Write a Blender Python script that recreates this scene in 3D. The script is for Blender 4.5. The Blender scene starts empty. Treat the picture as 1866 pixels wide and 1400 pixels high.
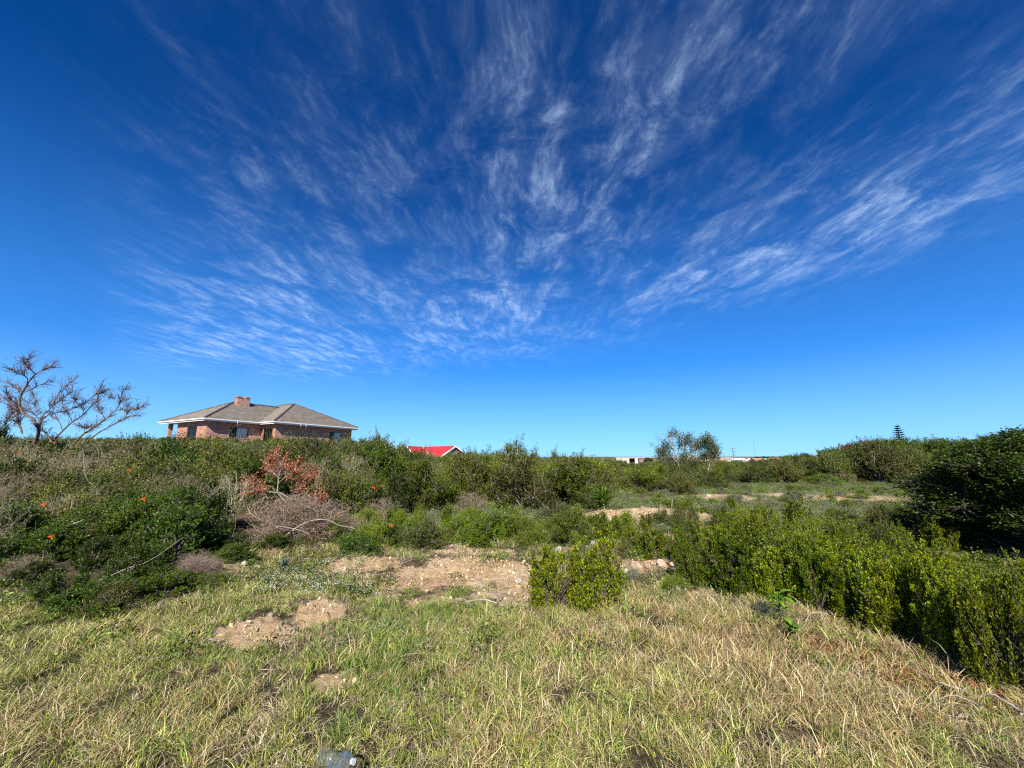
import bpy, math, random
import numpy as np
from math import radians, sin, cos, pi

rng = np.random.default_rng(7)
random.seed(7)
C = bpy.context.scene.collection
SC = bpy.context.scene

# ------------------------------------------------------------------ camera
CAM_Z = 1.6
PITCH = radians(10.9)
cam_d = bpy.data.cameras.new("camera")
cam = bpy.data.objects.new("camera", cam_d)
C.objects.link(cam)
cam.location = (0, 0, CAM_Z)
cam.rotation_euler = (radians(90) + PITCH, 0, 0)
cam_d.sensor_width = 36
cam_d.lens = 36 * 701 / 1866
cam_d.clip_start = 0.05
cam_d.clip_end = 12000
SC.camera = cam

# ------------------------------------------------------------------ light
SUN_EL, SUN_AZ = radians(38), radians(-5)      # azimuth from straight behind the camera, minus = to its left
SKY_STRENGTH = 0.05
EXPOSURE = 0.86
sun_d = bpy.data.lights.new("sun", 'SUN')
sun_d.energy = 5.0
sun_d.angle = radians(0.53)
sun_d.color = (1.0, 0.945, 0.86)
sun = bpy.data.objects.new("sun", sun_d)
C.objects.link(sun)
sun.rotation_euler = (radians(90) - SUN_EL, 0, SUN_AZ)
SC.view_settings.view_transform = 'Standard'
SC.view_settings.look = 'None'
SC.view_settings.exposure = EXPOSURE
SC.view_settings.gamma = 1
SC.cycles.use_denoising = False
SC.cycles.pixel_filter_type = 'BLACKMAN_HARRIS'
SC.cycles.filter_width = 1.2
SC.cycles.max_bounces = 8
SC.cycles.diffuse_bounces = 3
SC.cycles.glossy_bounces = 3
SC.cycles.transmission_bounces = 6
SC.cycles.transparent_max_bounces = 8


class NT:
    """tiny node-tree helper"""
    def __init__(s, tree):
        s.t = tree
        s.t.nodes.clear()

    def n(s, typ, ins=None, **kw):
        nd = s.t.nodes.new(typ)
        for k, v in kw.items():
            setattr(nd, k, v)
        for k, v in (ins or {}).items():
            if isinstance(v, bpy.types.NodeSocket):
                s.t.links.new(v, nd.inputs[k])
            else:
                nd.inputs[k].default_value = v
        return nd

    def m(s, op, a, b=0.0, c=0.0, clamp=False):
        nd = s.n('ShaderNodeMath', {0: a, 1: b, 2: c}, operation=op)
        nd.use_clamp = clamp
        return nd.outputs[0]

    def mix(s, f, a, b, blend='MIX'):
        nd = s.n('ShaderNodeMix', {0: f, 6: a, 7: b}, data_type='RGBA', blend_type=blend)
        return nd.outputs[2]

    def ramp(s, f, stops):
        nd = s.n('ShaderNodeValToRGB', {0: f})
        e = nd.color_ramp.elements
        while len(e) < len(stops):
            e.new(0.5)
        for i, (p, c) in enumerate(stops):
            e[i].position = p
            e[i].color = c if len(c) == 4 else (*c, 1)
        return nd.outputs[0]

    def noise(s, vec, scale, detail=4, rough=0.55, dist=0.0):
        nd = s.n('ShaderNodeTexNoise', {'Vector': vec, 'Scale': scale, 'Detail': detail, 'Roughness': rough, 'Distortion': dist})
        return nd.outputs['Fac']

    def mr(s, v, a, b, c=0.0, d=1.0, smooth=True):
        nd = s.n('ShaderNodeMapRange', {0: v, 1: a, 2: b, 3: c, 4: d})
        nd.interpolation_type = 'SMOOTHSTEP' if smooth else 'LINEAR'
        return nd.outputs[0]


world = bpy.data.worlds.new("World")
SC.world = world
world.use_nodes = True
w = NT(world.node_tree)
sky = w.n('ShaderNodeTexSky', sky_type='NISHITA')
sky.sun_disc = False
sky.sun_elevation = SUN_EL
sky.sun_rotation = pi - SUN_AZ            # behind the camera
sky.air_density = 1.0
sky.dust_density = 0.0
sky.ozone_density = 4.0
sky.altitude = 0
tc = w.n('ShaderNodeTexCoord').outputs['Generated']
sep = w.n('ShaderNodeSeparateXYZ', {0: tc})
sx, sy, sz = sep.outputs
zc = w.m('MAXIMUM', sz, 0.03)
u = w.m('DIVIDE', sx, zc)
v = w.m('DIVIDE', sy, zc)
# deep clear blue: the sky texture, more saturated
gam = w.n('ShaderNodeGamma', {0: sky.outputs[0], 1: 1.25}).outputs[0]
skyc = w.mix(1.0, gam, (0.03, 0.50, 0.96, 1), 'MULTIPLY')
hz = w.mr(sz, 0.0, 0.62, 1.0, 0.0, smooth=False)
skyc = w.mix(w.m('MULTIPLY', w.m('POWER', hz, 1.6), 0.9), skyc, w.mix(w.mr(sz, 0.0, 0.22, smooth=False), (4.9, 9.6, 14.0, 1), (1.3, 4.9, 12.8, 1)))
# cirrus: a thin sheet, drawn on a plane high above
fan = w.m('ADD', u, w.m('MULTIPLY', w.m('MULTIPLY', u, v), 0.03))
wv = w.n('ShaderNodeCombineXYZ', {0: u, 1: v, 2: 0.0}).outputs[0]
warp = w.n('ShaderNodeTexNoise', {'Vector': wv, 'Scale': 1.3, 'Detail': 3, 'Roughness': 0.5})
wc = w.n('ShaderNodeSeparateXYZ', {0: warp.outputs['Color']})
wu = w.m('ADD', fan, w.m('MULTIPLY', w.m('SUBTRACT', wc.outputs[0], 0.5), 0.22))
wvv = w.m('ADD', v, w.m('MULTIPLY', w.m('SUBTRACT', wc.outputs[1], 0.5), 0.5))
fine = w.n('ShaderNodeCombineXYZ', {0: w.m('MULTIPLY', wu, 5.5), 1: w.m('MULTIPLY', wvv, 1.7), 2: 0.0}).outputs[0]
n1 = w.noise(fine, 1.9, 9, 0.64, 0.12)
fine2 = w.n('ShaderNodeCombineXYZ', {0: w.m('MULTIPLY', wu, 15.0), 1: w.m('MULTIPLY', wvv, 8.5), 2: 3.0}).outputs[0]
n2 = w.noise(fine2, 1.8, 8, 0.76, 0.5)
big = w.n('ShaderNodeCombineXYZ', {0: w.m('MULTIPLY', u, 1.0), 1: w.m('MULTIPLY', v, 0.45), 2: 7.3}).outputs[0]
n3 = w.noise(big, 1.7, 4, 0.55, 0.3)


def blob(cu, cv, ru, rv, tilt=0.0, amp=1.0):
    du = w.m('SUBTRACT', u, cu)
    dv = w.m('SUBTRACT', v, cv)
    if tilt:
        du = w.m('ADD', du, w.m('MULTIPLY', dv, tilt))
    q = w.m('ADD', w.m('POWER', w.m('ABSOLUTE', w.m('DIVIDE', du, ru)), 2.0), w.m('POWER', w.m('ABSOLUTE', w.m('DIVIDE', dv, rv)), 2.0))
    return w.m('MULTIPLY', w.m('EXPONENT', w.m('MULTIPLY', q, -1.0)), amp)


blobs = [
    (-2.1, 3.2, 1.7, 1.7, 0.85, 1.0),   # the bright sheet low on the left
    (-0.75, 2.6, 1.0, 1.1, 0.3, 0.95),
    (0.25, 2.7, 0.55, 0.7, 0.0, 0.7),
    (0.13, 1.45, 0.33, 0.5, 0.0, 0.9),
    (-0.55, 1.25, 0.35, 0.45, 0.4, 0.42),
    (0.03, 0.72, 0.08, 0.25, 0.0, 0.95),
    (0.4, 0.9, 0.16, 0.45, 0.35, 0.6),
    (0.7, 0.8, 0.2, 0.3, 0.35, 0.42),
    (1.25, 1.85, 0.5, 0.6, 0.6, 0.85),
    (1.6, 1.3, 0.5, 0.6, 0.3, 0.8),
    (1.7, 0.8, 0.4, 0.4, 0.2, 0.25),
    (-9.0, 7.0, 2.0, 1.5, 0.0, 0.6),
]
cov = None
for b in blobs:
    o = blob(b[0], b[1], b[2] * 1.0, b[3] * 1.0, b[4], b[5])
    cov = o if cov is None else w.m('ADD', cov, w.m('MULTIPLY', o, w.m('SUBTRACT', 1.0, cov)))
cov = w.m('MULTIPLY', cov, w.mr(n3, 0.3, 0.62, 0.3, 1.0))
cov = w.m('MULTIPLY', cov, w.mr(w.m('ADD', u, v), -0.5, 0.35, 0.0, 1.0))
tex = w.m('ADD', w.m('MULTIPLY', n1, 0.64), w.m('MULTIPLY', n2, 0.36))
wisp = w.mr(w.m('ADD', w.m('ADD', tex, w.m('MULTIPLY', cov, 0.06)), w.m('MULTIPLY', w.mr(sz, 0.7, 0.2), 0.04)), 0.46, 0.80)
patchy = w.mr(w.noise(w.n('ShaderNodeCombineXYZ', {0: w.m('MULTIPLY', wu, 3.4), 1: w.m('MULTIPLY', wvv, 2.2), 2: 11.0}).outputs[0], 1.5, 7, 0.66, 0.5), 0.36, 0.66, 0.08, 1.0)
dens = w.m('MULTIPLY', w.m('MULTIPLY', w.m('ADD', w.m('MULTIPLY', wisp, 0.85), 0.12), w.m('POWER', cov, 0.8)), patchy)
dens = w.m('MULTIPLY', w.m('MINIMUM', w.m('MULTIPLY', dens, 0.86), 0.5), w.mr(sz, 0.10, 0.2))
# two small wisps low on the left and one far cumulus
cloudc = (8.0, 10.6, 14.5, 1)
skyc = w.mix(dens, skyc, cloudc)
bg = w.n('ShaderNodeBackground', {'Color': skyc, 'Strength': SKY_STRENGTH})
w.n('ShaderNodeOutputWorld', {'Surface': bg.outputs[0]})

# ------------------------------------------------------------------ helpers
cP, sP = cos(PITCH), sin(PITCH)


def ray(px, py):
    """direction through a pixel of the 1866 x 1400 photograph, y component 1"""
    dx = (px - 933) / 701
    dy = (700 - py) / 701
    f = cP - dy * sP
    return dx / f, (sP + dy * cP) / f


def smooth(t):
    t = np.clip(t, 0, 1)
    return t * t * (3 - 2 * t)


def hash2(ix, iy, s):
    h = (ix.astype(np.int64) * 374761393 + iy.astype(np.int64) * 668265263 + s * 1442695041) & 0x7fffffff
    h = (h ^ (h >> 13)) * 1274126177 & 0x7fffffff
    h = h ^ (h >> 16)
    return (h & 0xffff) / 65535.0


def vnoise(x, y, s=0):
    x = np.asarray(x, float); y = np.asarray(y, float)
    ix, iy = np.floor(x), np.floor(y)
    fx, fy = x - ix, y - iy
    fx = fx * fx * (3 - 2 * fx); fy = fy * fy * (3 - 2 * fy)
    ix = ix.astype(np.int64); iy = iy.astype(np.int64)
    a = hash2(ix, iy, s); b = hash2(ix + 1, iy, s); c = hash2(ix, iy + 1, s); d = hash2(ix + 1, iy + 1, s)
    return (a * (1 - fx) + b * fx) * (1 - fy) + (c * (1 - fx) + d * fx) * fy


def fbm(x, y, s=0, o=4):
    r, a, t = 0, 1.0, 0
    for i in range(o):
        r = r + a * vnoise(np.asarray(x) * 2 ** i + 17 * i, np.asarray(y) * 2 ** i + 5 * i, s + i)
        t += a
        a *= 0.5
    return r / t


# hummocks of bare earth: (x, y, rx, ry, height)
MOUNDS = [(-0.55, 6.2, 1.1, 0.45, 0.10), (-2.5, 4.0, 0.42, 0.3, 0.07), (-2.05, 4.5, 0.4, 0.35, 0.07), (-2.3, 6.3, 0.8, 0.5, 0.05),
          (3.3, 11.5, 1.6, 0.9, 0.14), (2.4, 7.6, 1.2, 0.4, 0.08), (1.0, 3.7, 0.4, 0.2, 0.05)]


def H(x, y):
    x = np.asarray(x, float); y = np.asarray(y, float)
    h = 3.0 * smooth((-x - 5) / 24) * smooth((y - 8) / 32)
    h = h + 1.0 * np.exp(-((x - 27) / 9) ** 2 - ((y - 30) / 8) ** 2)
    h = h + 0.22 * smooth((-x - 3.2) / 3) * smooth((y - 3.5) / 3)
    r = np.hypot(x, y)
    near = np.exp(-(r / 60) ** 2)
    h = h + (fbm(x * 0.35, y * 0.35, 3) - 0.5) * 0.35 * near * smooth((r - 2) / 6)
    h = h + (fbm(x * 1.7, y * 1.7, 9) - 0.5) * 0.09 * near
    h = h + (fbm(x * 7, y * 7, 12, 3) - 0.5) * 0.03 * np.exp(-(r / 14) ** 2) + (fbm(x * 22, y * 22, 15, 3) - 0.5) * 0.035 * np.exp(-(r / 10) ** 2)
    for mx, my, rx, ry, mh in MOUNDS:
        g = np.exp(-((x - mx) / rx) ** 2 - ((y - my) / ry) ** 2)
        h = h + mh * g * (0.75 + 0.5 * fbm(x * 9, y * 9, 21, 3)) + 0.10 * np.sqrt(g) * (np.abs(fbm(x * 12, y * 15, 23, 4) - 0.5) * 2 - 0.15)
    h = h - 1.5 * smooth((r - 60) / 150) * smooth((x + 25) / 30) + 6.5 * smooth((r - 420) / 600) * smooth((x + 60) / 200)
    return h


def gp(px, py):
    """the point of the ground seen at a pixel"""
    a, b = ray(px, py)
    y = 6.0
    for _ in range(60):
        if b >= -0.004:
            break
        h = float(H(a * y, y))
        y = 0.6 * y + 0.4 * (CAM_Z - h) / (-b)
    return a * y, y


def mesh_from(name, V, F, col=None, mat=None, smooth_=False, uv=None):
    """V n x 3, F m x k (all faces the same number of corners)"""
    V = np.ascontiguousarray(V, dtype=np.float32)
    F = np.ascontiguousarray(F, dtype=np.int32)
    me = bpy.data.meshes.new(name)
    m_, k = F.shape
    me.vertices.add(len(V)); me.vertices.foreach_set("co", V.ravel())
    me.loops.add(m_ * k); me.loops.foreach_set("vertex_index", F.ravel())
    me.polygons.add(m_)
    me.polygons.foreach_set("loop_start", np.arange(0, m_ * k, k, dtype=np.int32))
    me.polygons.foreach_set("loop_total", np.full(m_, k, dtype=np.int32))
    if smooth_:
        me.polygons.foreach_set("use_smooth", np.ones(m_, dtype=bool))
    if col is not None:
        ca = me.color_attributes.new("Col", 'FLOAT_COLOR', 'POINT')
        c4 = np.ones((len(V), 4), dtype=np.float32); c4[:, :3] = col
        ca.data.foreach_set("color", c4.ravel())
    if uv is not None:
        ul = me.uv_layers.new(name="UVMap")
        ul.data.foreach_set("uv", np.ascontiguousarray(uv[F.ravel()], dtype=np.float32).ravel())
    me.update(calc_edges=True)
    me.validate()
    if mat:
        me.materials.append(mat)
    return me


def link(name, data, parent=None, loc=None, rot=None, scale=None):
    o = bpy.data.objects.new(name, data)
    C.objects.link(o)
    if parent is not None:
        o.parent = parent
    if loc is not None:
        o.location = loc
    if rot is not None:
        o.rotation_euler = rot
    if scale is not None:
        o.scale = scale
    return o


def tag(o, label=None, cat=None, group=None, kind=None):
    if label: o['label'] = label
    if cat: o['category'] = cat
    if group: o['group'] = group
    if kind: o['kind'] = kind
    return o


class MB:
    """collects boxes, prisms and tubes and links them as one mesh"""
    def __init__(s):
        s.v, s.f, s.uv = [], [], []

    def quad(s, pts, uvs=None):
        i = len(s.v)
        s.v += [tuple(p) for p in pts]
        s.f.append(tuple(range(i, i + len(pts))))
        s.uv += uvs if uvs else [(0, 0)] * len(pts)

    def box(s, a, b):
        (x0, y0, z0), (x1, y1, z1) = a, b
        s.quad([(x0, y0, z0), (x1, y0, z0), (x1, y0, z1), (x0, y0, z1)], [(x0, z0), (x1, z0), (x1, z1), (x0, z1)])
        s.quad([(x1, y1, z0), (x0, y1, z0), (x0, y1, z1), (x1, y1, z1)], [(x1, z0), (x0, z0), (x0, z1), (x1, z1)])
        s.quad([(x0, y1, z0), (x0, y0, z0), (x0, y0, z1), (x0, y1, z1)], [(y1, z0), (y0, z0), (y0, z1), (y1, z1)])
        s.quad([(x1, y0, z0), (x1, y1, z0), (x1, y1, z1), (x1, y0, z1)], [(y0, z0), (y1, z0), (y1, z1), (y0, z1)])
        s.quad([(x0, y0, z1), (x1, y0, z1), (x1, y1, z1), (x0, y1, z1)], [(x0, y0), (x1, y0), (x1, y1), (x0, y1)])
        s.quad([(x0, y1, z0), (x1, y1, z0), (x1, y0, z0), (x0, y0, z0)], [(x0, y1), (x1, y1), (x1, y0), (x0, y0)])
        return s

    def tube(s, pts, rad, sides=8, cap=True):
        pts = [np.array(p, float) for p in pts]
        if not hasattr(rad, '__len__'):
            rad = [rad] * len(pts)
        base = len(s.v)
        for i, p in enumerate(pts):
            d = pts[min(i + 1, len(pts) - 1)] - pts[max(i - 1, 0)]
            d /= np.linalg.norm(d) + 1e-9
            up = np.array((0, 0, 1.0)) if abs(d[2]) < 0.9 else np.array((1.0, 0, 0))
            a = np.cross(d, up); a /= np.linalg.norm(a)
            b = np.cross(d, a)
            for k in range(sides):
                t = 2 * pi * k / sides
                s.v.append(tuple(p + rad[i] * (cos(t) * a + sin(t) * b)))
                s.uv.append((0, 0))
        for i in range(len(pts) - 1):
            for k in range(sides):
                q = (k + 1) % sides
                s.f.append((base + i * sides + k, base + i * sides + q, base + (i + 1) * sides + q, base + (i + 1) * sides + k))
        if cap:
            s.f.append(tuple(base + k for k in range(sides)))
            s.f.append(tuple(base + (len(pts) - 1) * sides + k for k in reversed(range(sides))))
        return s

    def build(s, name, mat, parent=None, smooth_=False, bevel=0, **kw):
        me = bpy.data.meshes.new(name)
        me.from_pydata(s.v, [], s.f)
        ul = me.uv_layers.new(name="UVMap")
        idx = [0] * len(me.loops)
        me.loops.foreach_get("vertex_index", idx)
        ul.data.foreach_set("uv", [c for i in idx for c in s.uv[i]])
        if smooth_:
            me.polygons.foreach_set("use_smooth", [True] * len(me.polygons))
        me.materials.append(mat)
        me.update()
        return link(name, me, parent, **kw)


# ------------------------------------------------------------------ materials
def mat_basic(name, col, rough=0.7, spec=0.3, metal=0.0, noise=None, bump=0.0, bscale=40):
    m = bpy.data.materials.new(name)
    m.use_nodes = True
    t = NT(m.node_tree)
    co = t.n('ShaderNodeTexCoord').outputs['Object']
    base = (*col, 1)
    if noise:
        nf = t.noise(co, noise[0], 6, 0.6)
        base = t.mix(t.mr(nf, 0.3, 0.7), (*[c * (1 - noise[1]) for c in col], 1), (*[min(1, c * (1 + noise[1])) for c in col], 1))
    bs = t.n('ShaderNodeBsdfPrincipled', {'Base Color': base, 'Roughness': rough, 'Metallic': metal, 'Specular IOR Level': spec})
    if bump:
        bn = t.noise(co, bscale, 5, 0.6)
        bp = t.n('ShaderNodeBump', {'Height': bn, 'Strength': bump, 'Distance': 0.02})
        t.t.links.new(bp.outputs[0], bs.inputs['Normal'])
    t.n('ShaderNodeOutputMaterial', {0: bs.outputs[0]})
    return m


def mat_leaf(name, rough=0.5, spec=0.25, trans=0.15, var=0.45, sat=1.08):
    """leaf colour from the mesh, a little different on every plant"""
    m = bpy.data.materials.new(name)
    m.use_nodes = True
    t = NT(m.node_tree)
    at = t.n('ShaderNodeAttribute', attribute_name="Col").outputs['Color']
    rnd = t.n('ShaderNodeObjectInfo').outputs['Random']
    hue = t.m('ADD', 0.5, t.m('MULTIPLY', t.m('SUBTRACT', rnd, 0.5), -0.04))
    val = t.m('ADD', 1.0, t.m('MULTIPLY', t.m('SUBTRACT', t.m('FRACT', t.m('MULTIPLY', rnd, 7.31)), 0.5), var * 2))
    c = t.n('ShaderNodeHueSaturation', {'Hue': hue, 'Saturation': sat, 'Value': val, 'Color': at}).outputs[0]
    bs = t.n('ShaderNodeBsdfPrincipled', {'Base Color': c, 'Roughness': rough, 'Specular IOR Level': spec})
    tr = t.n('ShaderNodeBsdfTranslucent', {'Color': t.mix(1.0, c, (1.25, 1.25, 0.7, 1), 'MULTIPLY')})
    ms = t.n('ShaderNodeMixShader', {0: trans, 1: bs.outputs[0], 2: tr.outputs[0]})
    t.n('ShaderNodeOutputMaterial', {0: ms.outputs[0]})
    return m


M = {}
M['leaf'] = mat_leaf('leaf_green')
M['leaf_gloss'] = mat_leaf('leaf_glossy', rough=0.45, spec=0.28, trans=0.18)
M['grass'] = mat_leaf('grass_blade', rough=0.6, spec=0.3, trans=0.15, var=0.3, sat=1.0)
M['dry'] = mat_leaf('dry_plant', rough=0.8, spec=0.15, trans=0.2, var=0.15)
M['bark'] = mat_basic('bark_grey', (0.19, 0.15, 0.12), 0.9, 0.1, noise=(9, 0.35), bump=0.5, bscale=30)
M['bark_pale'] = mat_basic('bark_pale', (0.33, 0.28, 0.23), 0.85, 0.15, noise=(12, 0.3), bump=0.4, bscale=30)
M['bark_red'] = mat_basic('bark_reddish', (0.135, 0.095, 0.08), 0.9, 0.1, noise=(9, 0.35), bump=0.4)
M['bark_dark'] = mat_basic('bark_dark', (0.10, 0.075, 0.065), 0.9, 0.1, noise=(9, 0.3), bump=0.4)
M['flower'] = mat_basic('orange_petal', (0.85, 0.13, 0.02), 0.5, 0.3)
M['pink'] = mat_basic('pink_petal', (0.5, 0.2, 0.4), 0.6, 0.2)
M['white'] = mat_basic('white_paint', (0.78, 0.78, 0.76), 0.5, 0.4, noise=(3, 0.05))
M['frame'] = mat_basic('dark_bronze_frame', (0.03, 0.026, 0.024), 0.45, 0.4)
M['curtain'] = mat_basic('white_curtain', (0.84, 0.79, 0.72), 0.9, 0.1, noise=(6, 0.12))
M['inside'] = mat_basic('interior_shade', (0.03, 0.03, 0.03), 0.9, 0.1)  # near black that stands for the shade of unlit interiors
M['stone'] = mat_basic('pale_stone', (0.46, 0.40, 0.31), 0.85, 0.2, noise=(8, 0.2), bump=0.5, bscale=25)
M['stone_pink'] = mat_basic('pink_sandstone', (0.52, 0.34, 0.25), 0.9, 0.15, noise=(7, 0.25), bump=0.6, bscale=25)
M['red'] = mat_basic('red_roof_sheet', (0.50, 0.032, 0.03), 0.45, 0.4, noise=(2, 0.12))
M['tile_far'] = mat_basic('terracotta_far', (0.42, 0.2, 0.12), 0.8, 0.2, noise=(0.5, 0.2))
M['grey_far'] = mat_basic('grey_roof_far', (0.3, 0.27, 0.26), 0.8, 0.2, noise=(0.5, 0.2))
M['wall_dim'] = mat_basic('brown_wall_far', (0.2, 0.15, 0.12), 0.85, 0.2, noise=(0.6, 0.2))
M['wall_far'] = mat_basic('plaster_far', (0.46, 0.4, 0.33), 0.85, 0.2, noise=(0.6, 0.15))
M['zinc'] = mat_basic('galvanised', (0.5, 0.52, 0.54), 0.4, 0.5, noise=(1.5, 0.1))
M['pole'] = mat_basic('weathered_pole', (0.16, 0.14, 0.13), 0.9, 0.1, noise=(3, 0.2))


def ground_material():
    m = bpy.data.materials.new('sandy_earth')
    m.use_nodes = True
    t = NT(m.node_tree)
    co = t.n('ShaderNodeTexCoord').outputs['Object']
    a = t.n('ShaderNodeAttribute', attribute_name="Col")
    sp = t.n('ShaderNodeSeparateColor', {0: a.outputs['Color']})
    bare, far = sp.outputs[0], sp.outputs[1]
    n_a = t.noise(co, 1.3, 8, 0.62)
    n_b = t.noise(co, 14, 7, 0.7)
    n_c = t.noise(co, 70, 5, 0.75)
    sand = t.ramp(n_a, [(0.3, (0.56, 0.37, 0.215)), (0.48, (0.68, 0.50, 0.30)), (0.66, (0.75, 0.60, 0.40))])
    sand = t.mix(t.mr(n_b, 0.35, 0.75), t.mix(1.0, sand, (0.84, 0.76, 0.68, 1), 'MULTIPLY'), sand)
    sand = t.mix(t.m('MULTIPLY', t.mr(n_c, 0.62, 0.78), 0.6), sand, (0.16, 0.11, 0.075, 1))
    litter = t.ramp(n_b, [(0.3, (0.04, 0.03, 0.02)), (0.5, (0.12, 0.09, 0.055)), (0.7, (0.26, 0.19, 0.115))])
    litter = t.mix(t.mr(n_c, 0.45, 0.7), litter, (0.07, 0.085, 0.03, 1))
    bm = t.mr(t.m('ADD', bare, t.m('MULTIPLY', t.m('SUBTRACT', n_b, 0.5), 0.9)), 0.35, 0.6)
    c = t.mix(bm, litter, sand)
    n_f = t.noise(co, 0.02, 6, 0.7)
    farc = t.ramp(n_f, [(0.35, (0.09, 0.09, 0.04)), (0.55, (0.17, 0.14, 0.08)), (0.7, (0.26, 0.19, 0.12))])
    c = t.mix(far, c, farc)
    hgt = t.m('ADD', t.m('MULTIPLY', n_b, 1.0), t.m('MULTIPLY', n_c, 0.45))
    bp = t.n('ShaderNodeBump', {'Height': hgt, 'Strength': 1.0, 'Distance': 0.09})
    bs = t.n('ShaderNodeBsdfPrincipled', {'Base Color': c, 'Roughness': 0.95, 'Specular IOR Level': 0.1, 'Normal': bp.outputs[0]})
    t.n('ShaderNodeOutputMaterial', {0: bs.outputs[0]})
    return m


def brick_material():
    m = bpy.data.materials.new('red_face_brick')
    m.use_nodes = True
    t = NT(m.node_tree)
    uvn = t.n('ShaderNodeUVMap').outputs[0]
    co = t.n('ShaderNodeTexCoord').outputs['Object']
    br = t.n('ShaderNodeTexBrick', {'Vector': uvn, 'Scale': 1.0, 'Mortar Size': 0.012, 'Brick Width': 0.23, 'Row Height': 0.085, 'Bias': 0.0,
                                    'Color1': (0.56, 0.21, 0.11, 1), 'Color2': (0.26, 0.085, 0.055, 1), 'Mortar': (0.58, 0.47, 0.37, 1)})
    n_ = t.noise(co, 2.2, 7, 0.7)
    c = t.mix(t.mr(n_, 0.35, 0.68), t.mix(1.0, br.outputs[0], (0.62, 0.55, 0.55, 1), 'MULTIPLY'), br.outputs[0])
    c = t.mix(t.m('MULTIPLY', t.mr(t.noise(co, 5, 4, 0.7), 0.54, 0.66), 0.5), c, (0.62, 0.45, 0.34, 1))
    bp = t.n('ShaderNodeBump', {'Height': br.outputs[1], 'Strength': 0.6, 'Distance': 0.01})
    bp.invert = True
    bs = t.n('ShaderNodeBsdfPrincipled', {'Base Color': c, 'Roughness': 0.85, 'Specular IOR Level': 0.2, 'Normal': bp.outputs[0]})
    t.n('ShaderNodeOutputMaterial', {0: bs.outputs[0]})
    return m


M['ground'] = ground_material()
M['brick'] = brick_material()
M['tile'] = mat_basic('grey_brown_roof_tile', (0.18, 0.155, 0.125), 0.8, 0.2, noise=(1.6, 0.22), bump=0.3, bscale=8)
M['tile_ridge'] = mat_basic('dark_ridge_tile', (0.10, 0.085, 0.075), 0.8, 0.2, noise=(2, 0.2))


def glass_material(name, tint, mixf, ior=1.5, milky=0):
    m = bpy.data.materials.new(name)
    m.use_nodes = True
    t = NT(m.node_tree)
    gl = t.n('ShaderNodeBsdfGlossy', {'Roughness': 0.08, 'Color': (0.9, 0.86, 0.76, 1)})
    tr = t.n('ShaderNodeBsdfTransparent', {'Color': tint})
    fr = t.n('ShaderNodeFresnel', {'IOR': ior}).outputs[0]
    ms = t.n('ShaderNodeMixShader', {0: t.m('ADD', fr, mixf, clamp=True), 1: tr.outputs[0], 2: gl.outputs[0]})
    if milky:
        df = t.n('ShaderNodeBsdfDiffuse', {'Color': (0.62, 0.68, 0.66, 1)})
        ms = t.n('ShaderNodeMixShader', {0: milky, 1: ms.outputs[0], 2: df.outputs[0]})
    t.n('ShaderNodeOutputMaterial', {0: ms.outputs[0]})
    return m


M['glass'] = glass_material('window_glass', (0.93, 0.95, 0.96, 1), 0.0, 1.22)
M['bottle'] = glass_material('clear_plastic', (0.94, 0.97, 0.96, 1), 0.0, 1.28, 0.045)

# ------------------------------------------------------------------ ground
# bare earth: (pixel x, pixel y, half width px, half height px, weight) turned into patches on the ground
def patch(px, py, rx, ry, wt):
    x, y = gp(px, py)
    x1, _ = gp(px + rx, py)
    _, ya = gp(px, py - ry)
    _, yb = gp(px, py + ry)
    return x, y, max(abs(x1 - x), 0.05), max((ya - yb) / 2, 0.05), wt


BARE = [patch(*q) for q in [
    (885, 1035, 95, 24, 1.25), (740, 1060, 110, 26, 0.75), (650, 1035, 75, 22, 1.0), (465, 1158, 75, 26, 1.25), (580, 1112, 45, 20, 1.15), (930, 1085, 80, 22, 0.8),
    (600, 1240, 55, 18, 0.8), (1165, 1195, 40, 12, 0.7), (1180, 1030, 110, 16, 0.9), (1150, 940, 75, 11, 1.3), (1250, 945, 65, 9, 1.2),
    (1285, 1085, 60, 12, 0.8), (1060, 1005, 60, 14, 0.8), (1580, 908, 150, 6, 0.68), (1310, 906, 60, 5, 0.75), (1440, 900, 60, 4, 0.6), (1640, 1255, 90, 20, 0.5),
    (1230, 1060, 60, 12, 0.5), (430, 1035, 60, 14, 0.5), (520, 1075, 70, 14, 0.4), (830, 1000, 70, 10, 0.6), (1480, 1190, 60, 18, 0.5),
    (830, 1090, 130, 16, 0.75), (700, 1085, 70, 14, 0.7), (545, 1050, 60, 10, 0.6), (880, 1005, 60, 8, 0.9), (1190, 975, 60, 8, 0.7), (1800, 1260, 60, 14, 0.5)]]


def bare(x, y):
    x = np.asarray(x, float); y = np.asarray(y, float)
    b = np.zeros_like(x)
    for cx, cy, rx, ry, wt in BARE:
        b = np.maximum(b, wt * np.exp(-(((x - cx) / rx) ** 2 + ((y - cy) / ry) ** 2) * 0.8))
    b = b * (0.35 + 1.25 * fbm(x * 4.5, y * 4.5, 33)) + (fbm(x * 1.8, y * 1.8, 31) - 0.5) * 0.6
    clearing = smooth((y - 8) / 2) * smooth((x - 1.5) / 1.5) * smooth((24 - y) / 3)
    b = b + clearing * 0.22
    return np.clip(b, 0, 1.3)


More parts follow.
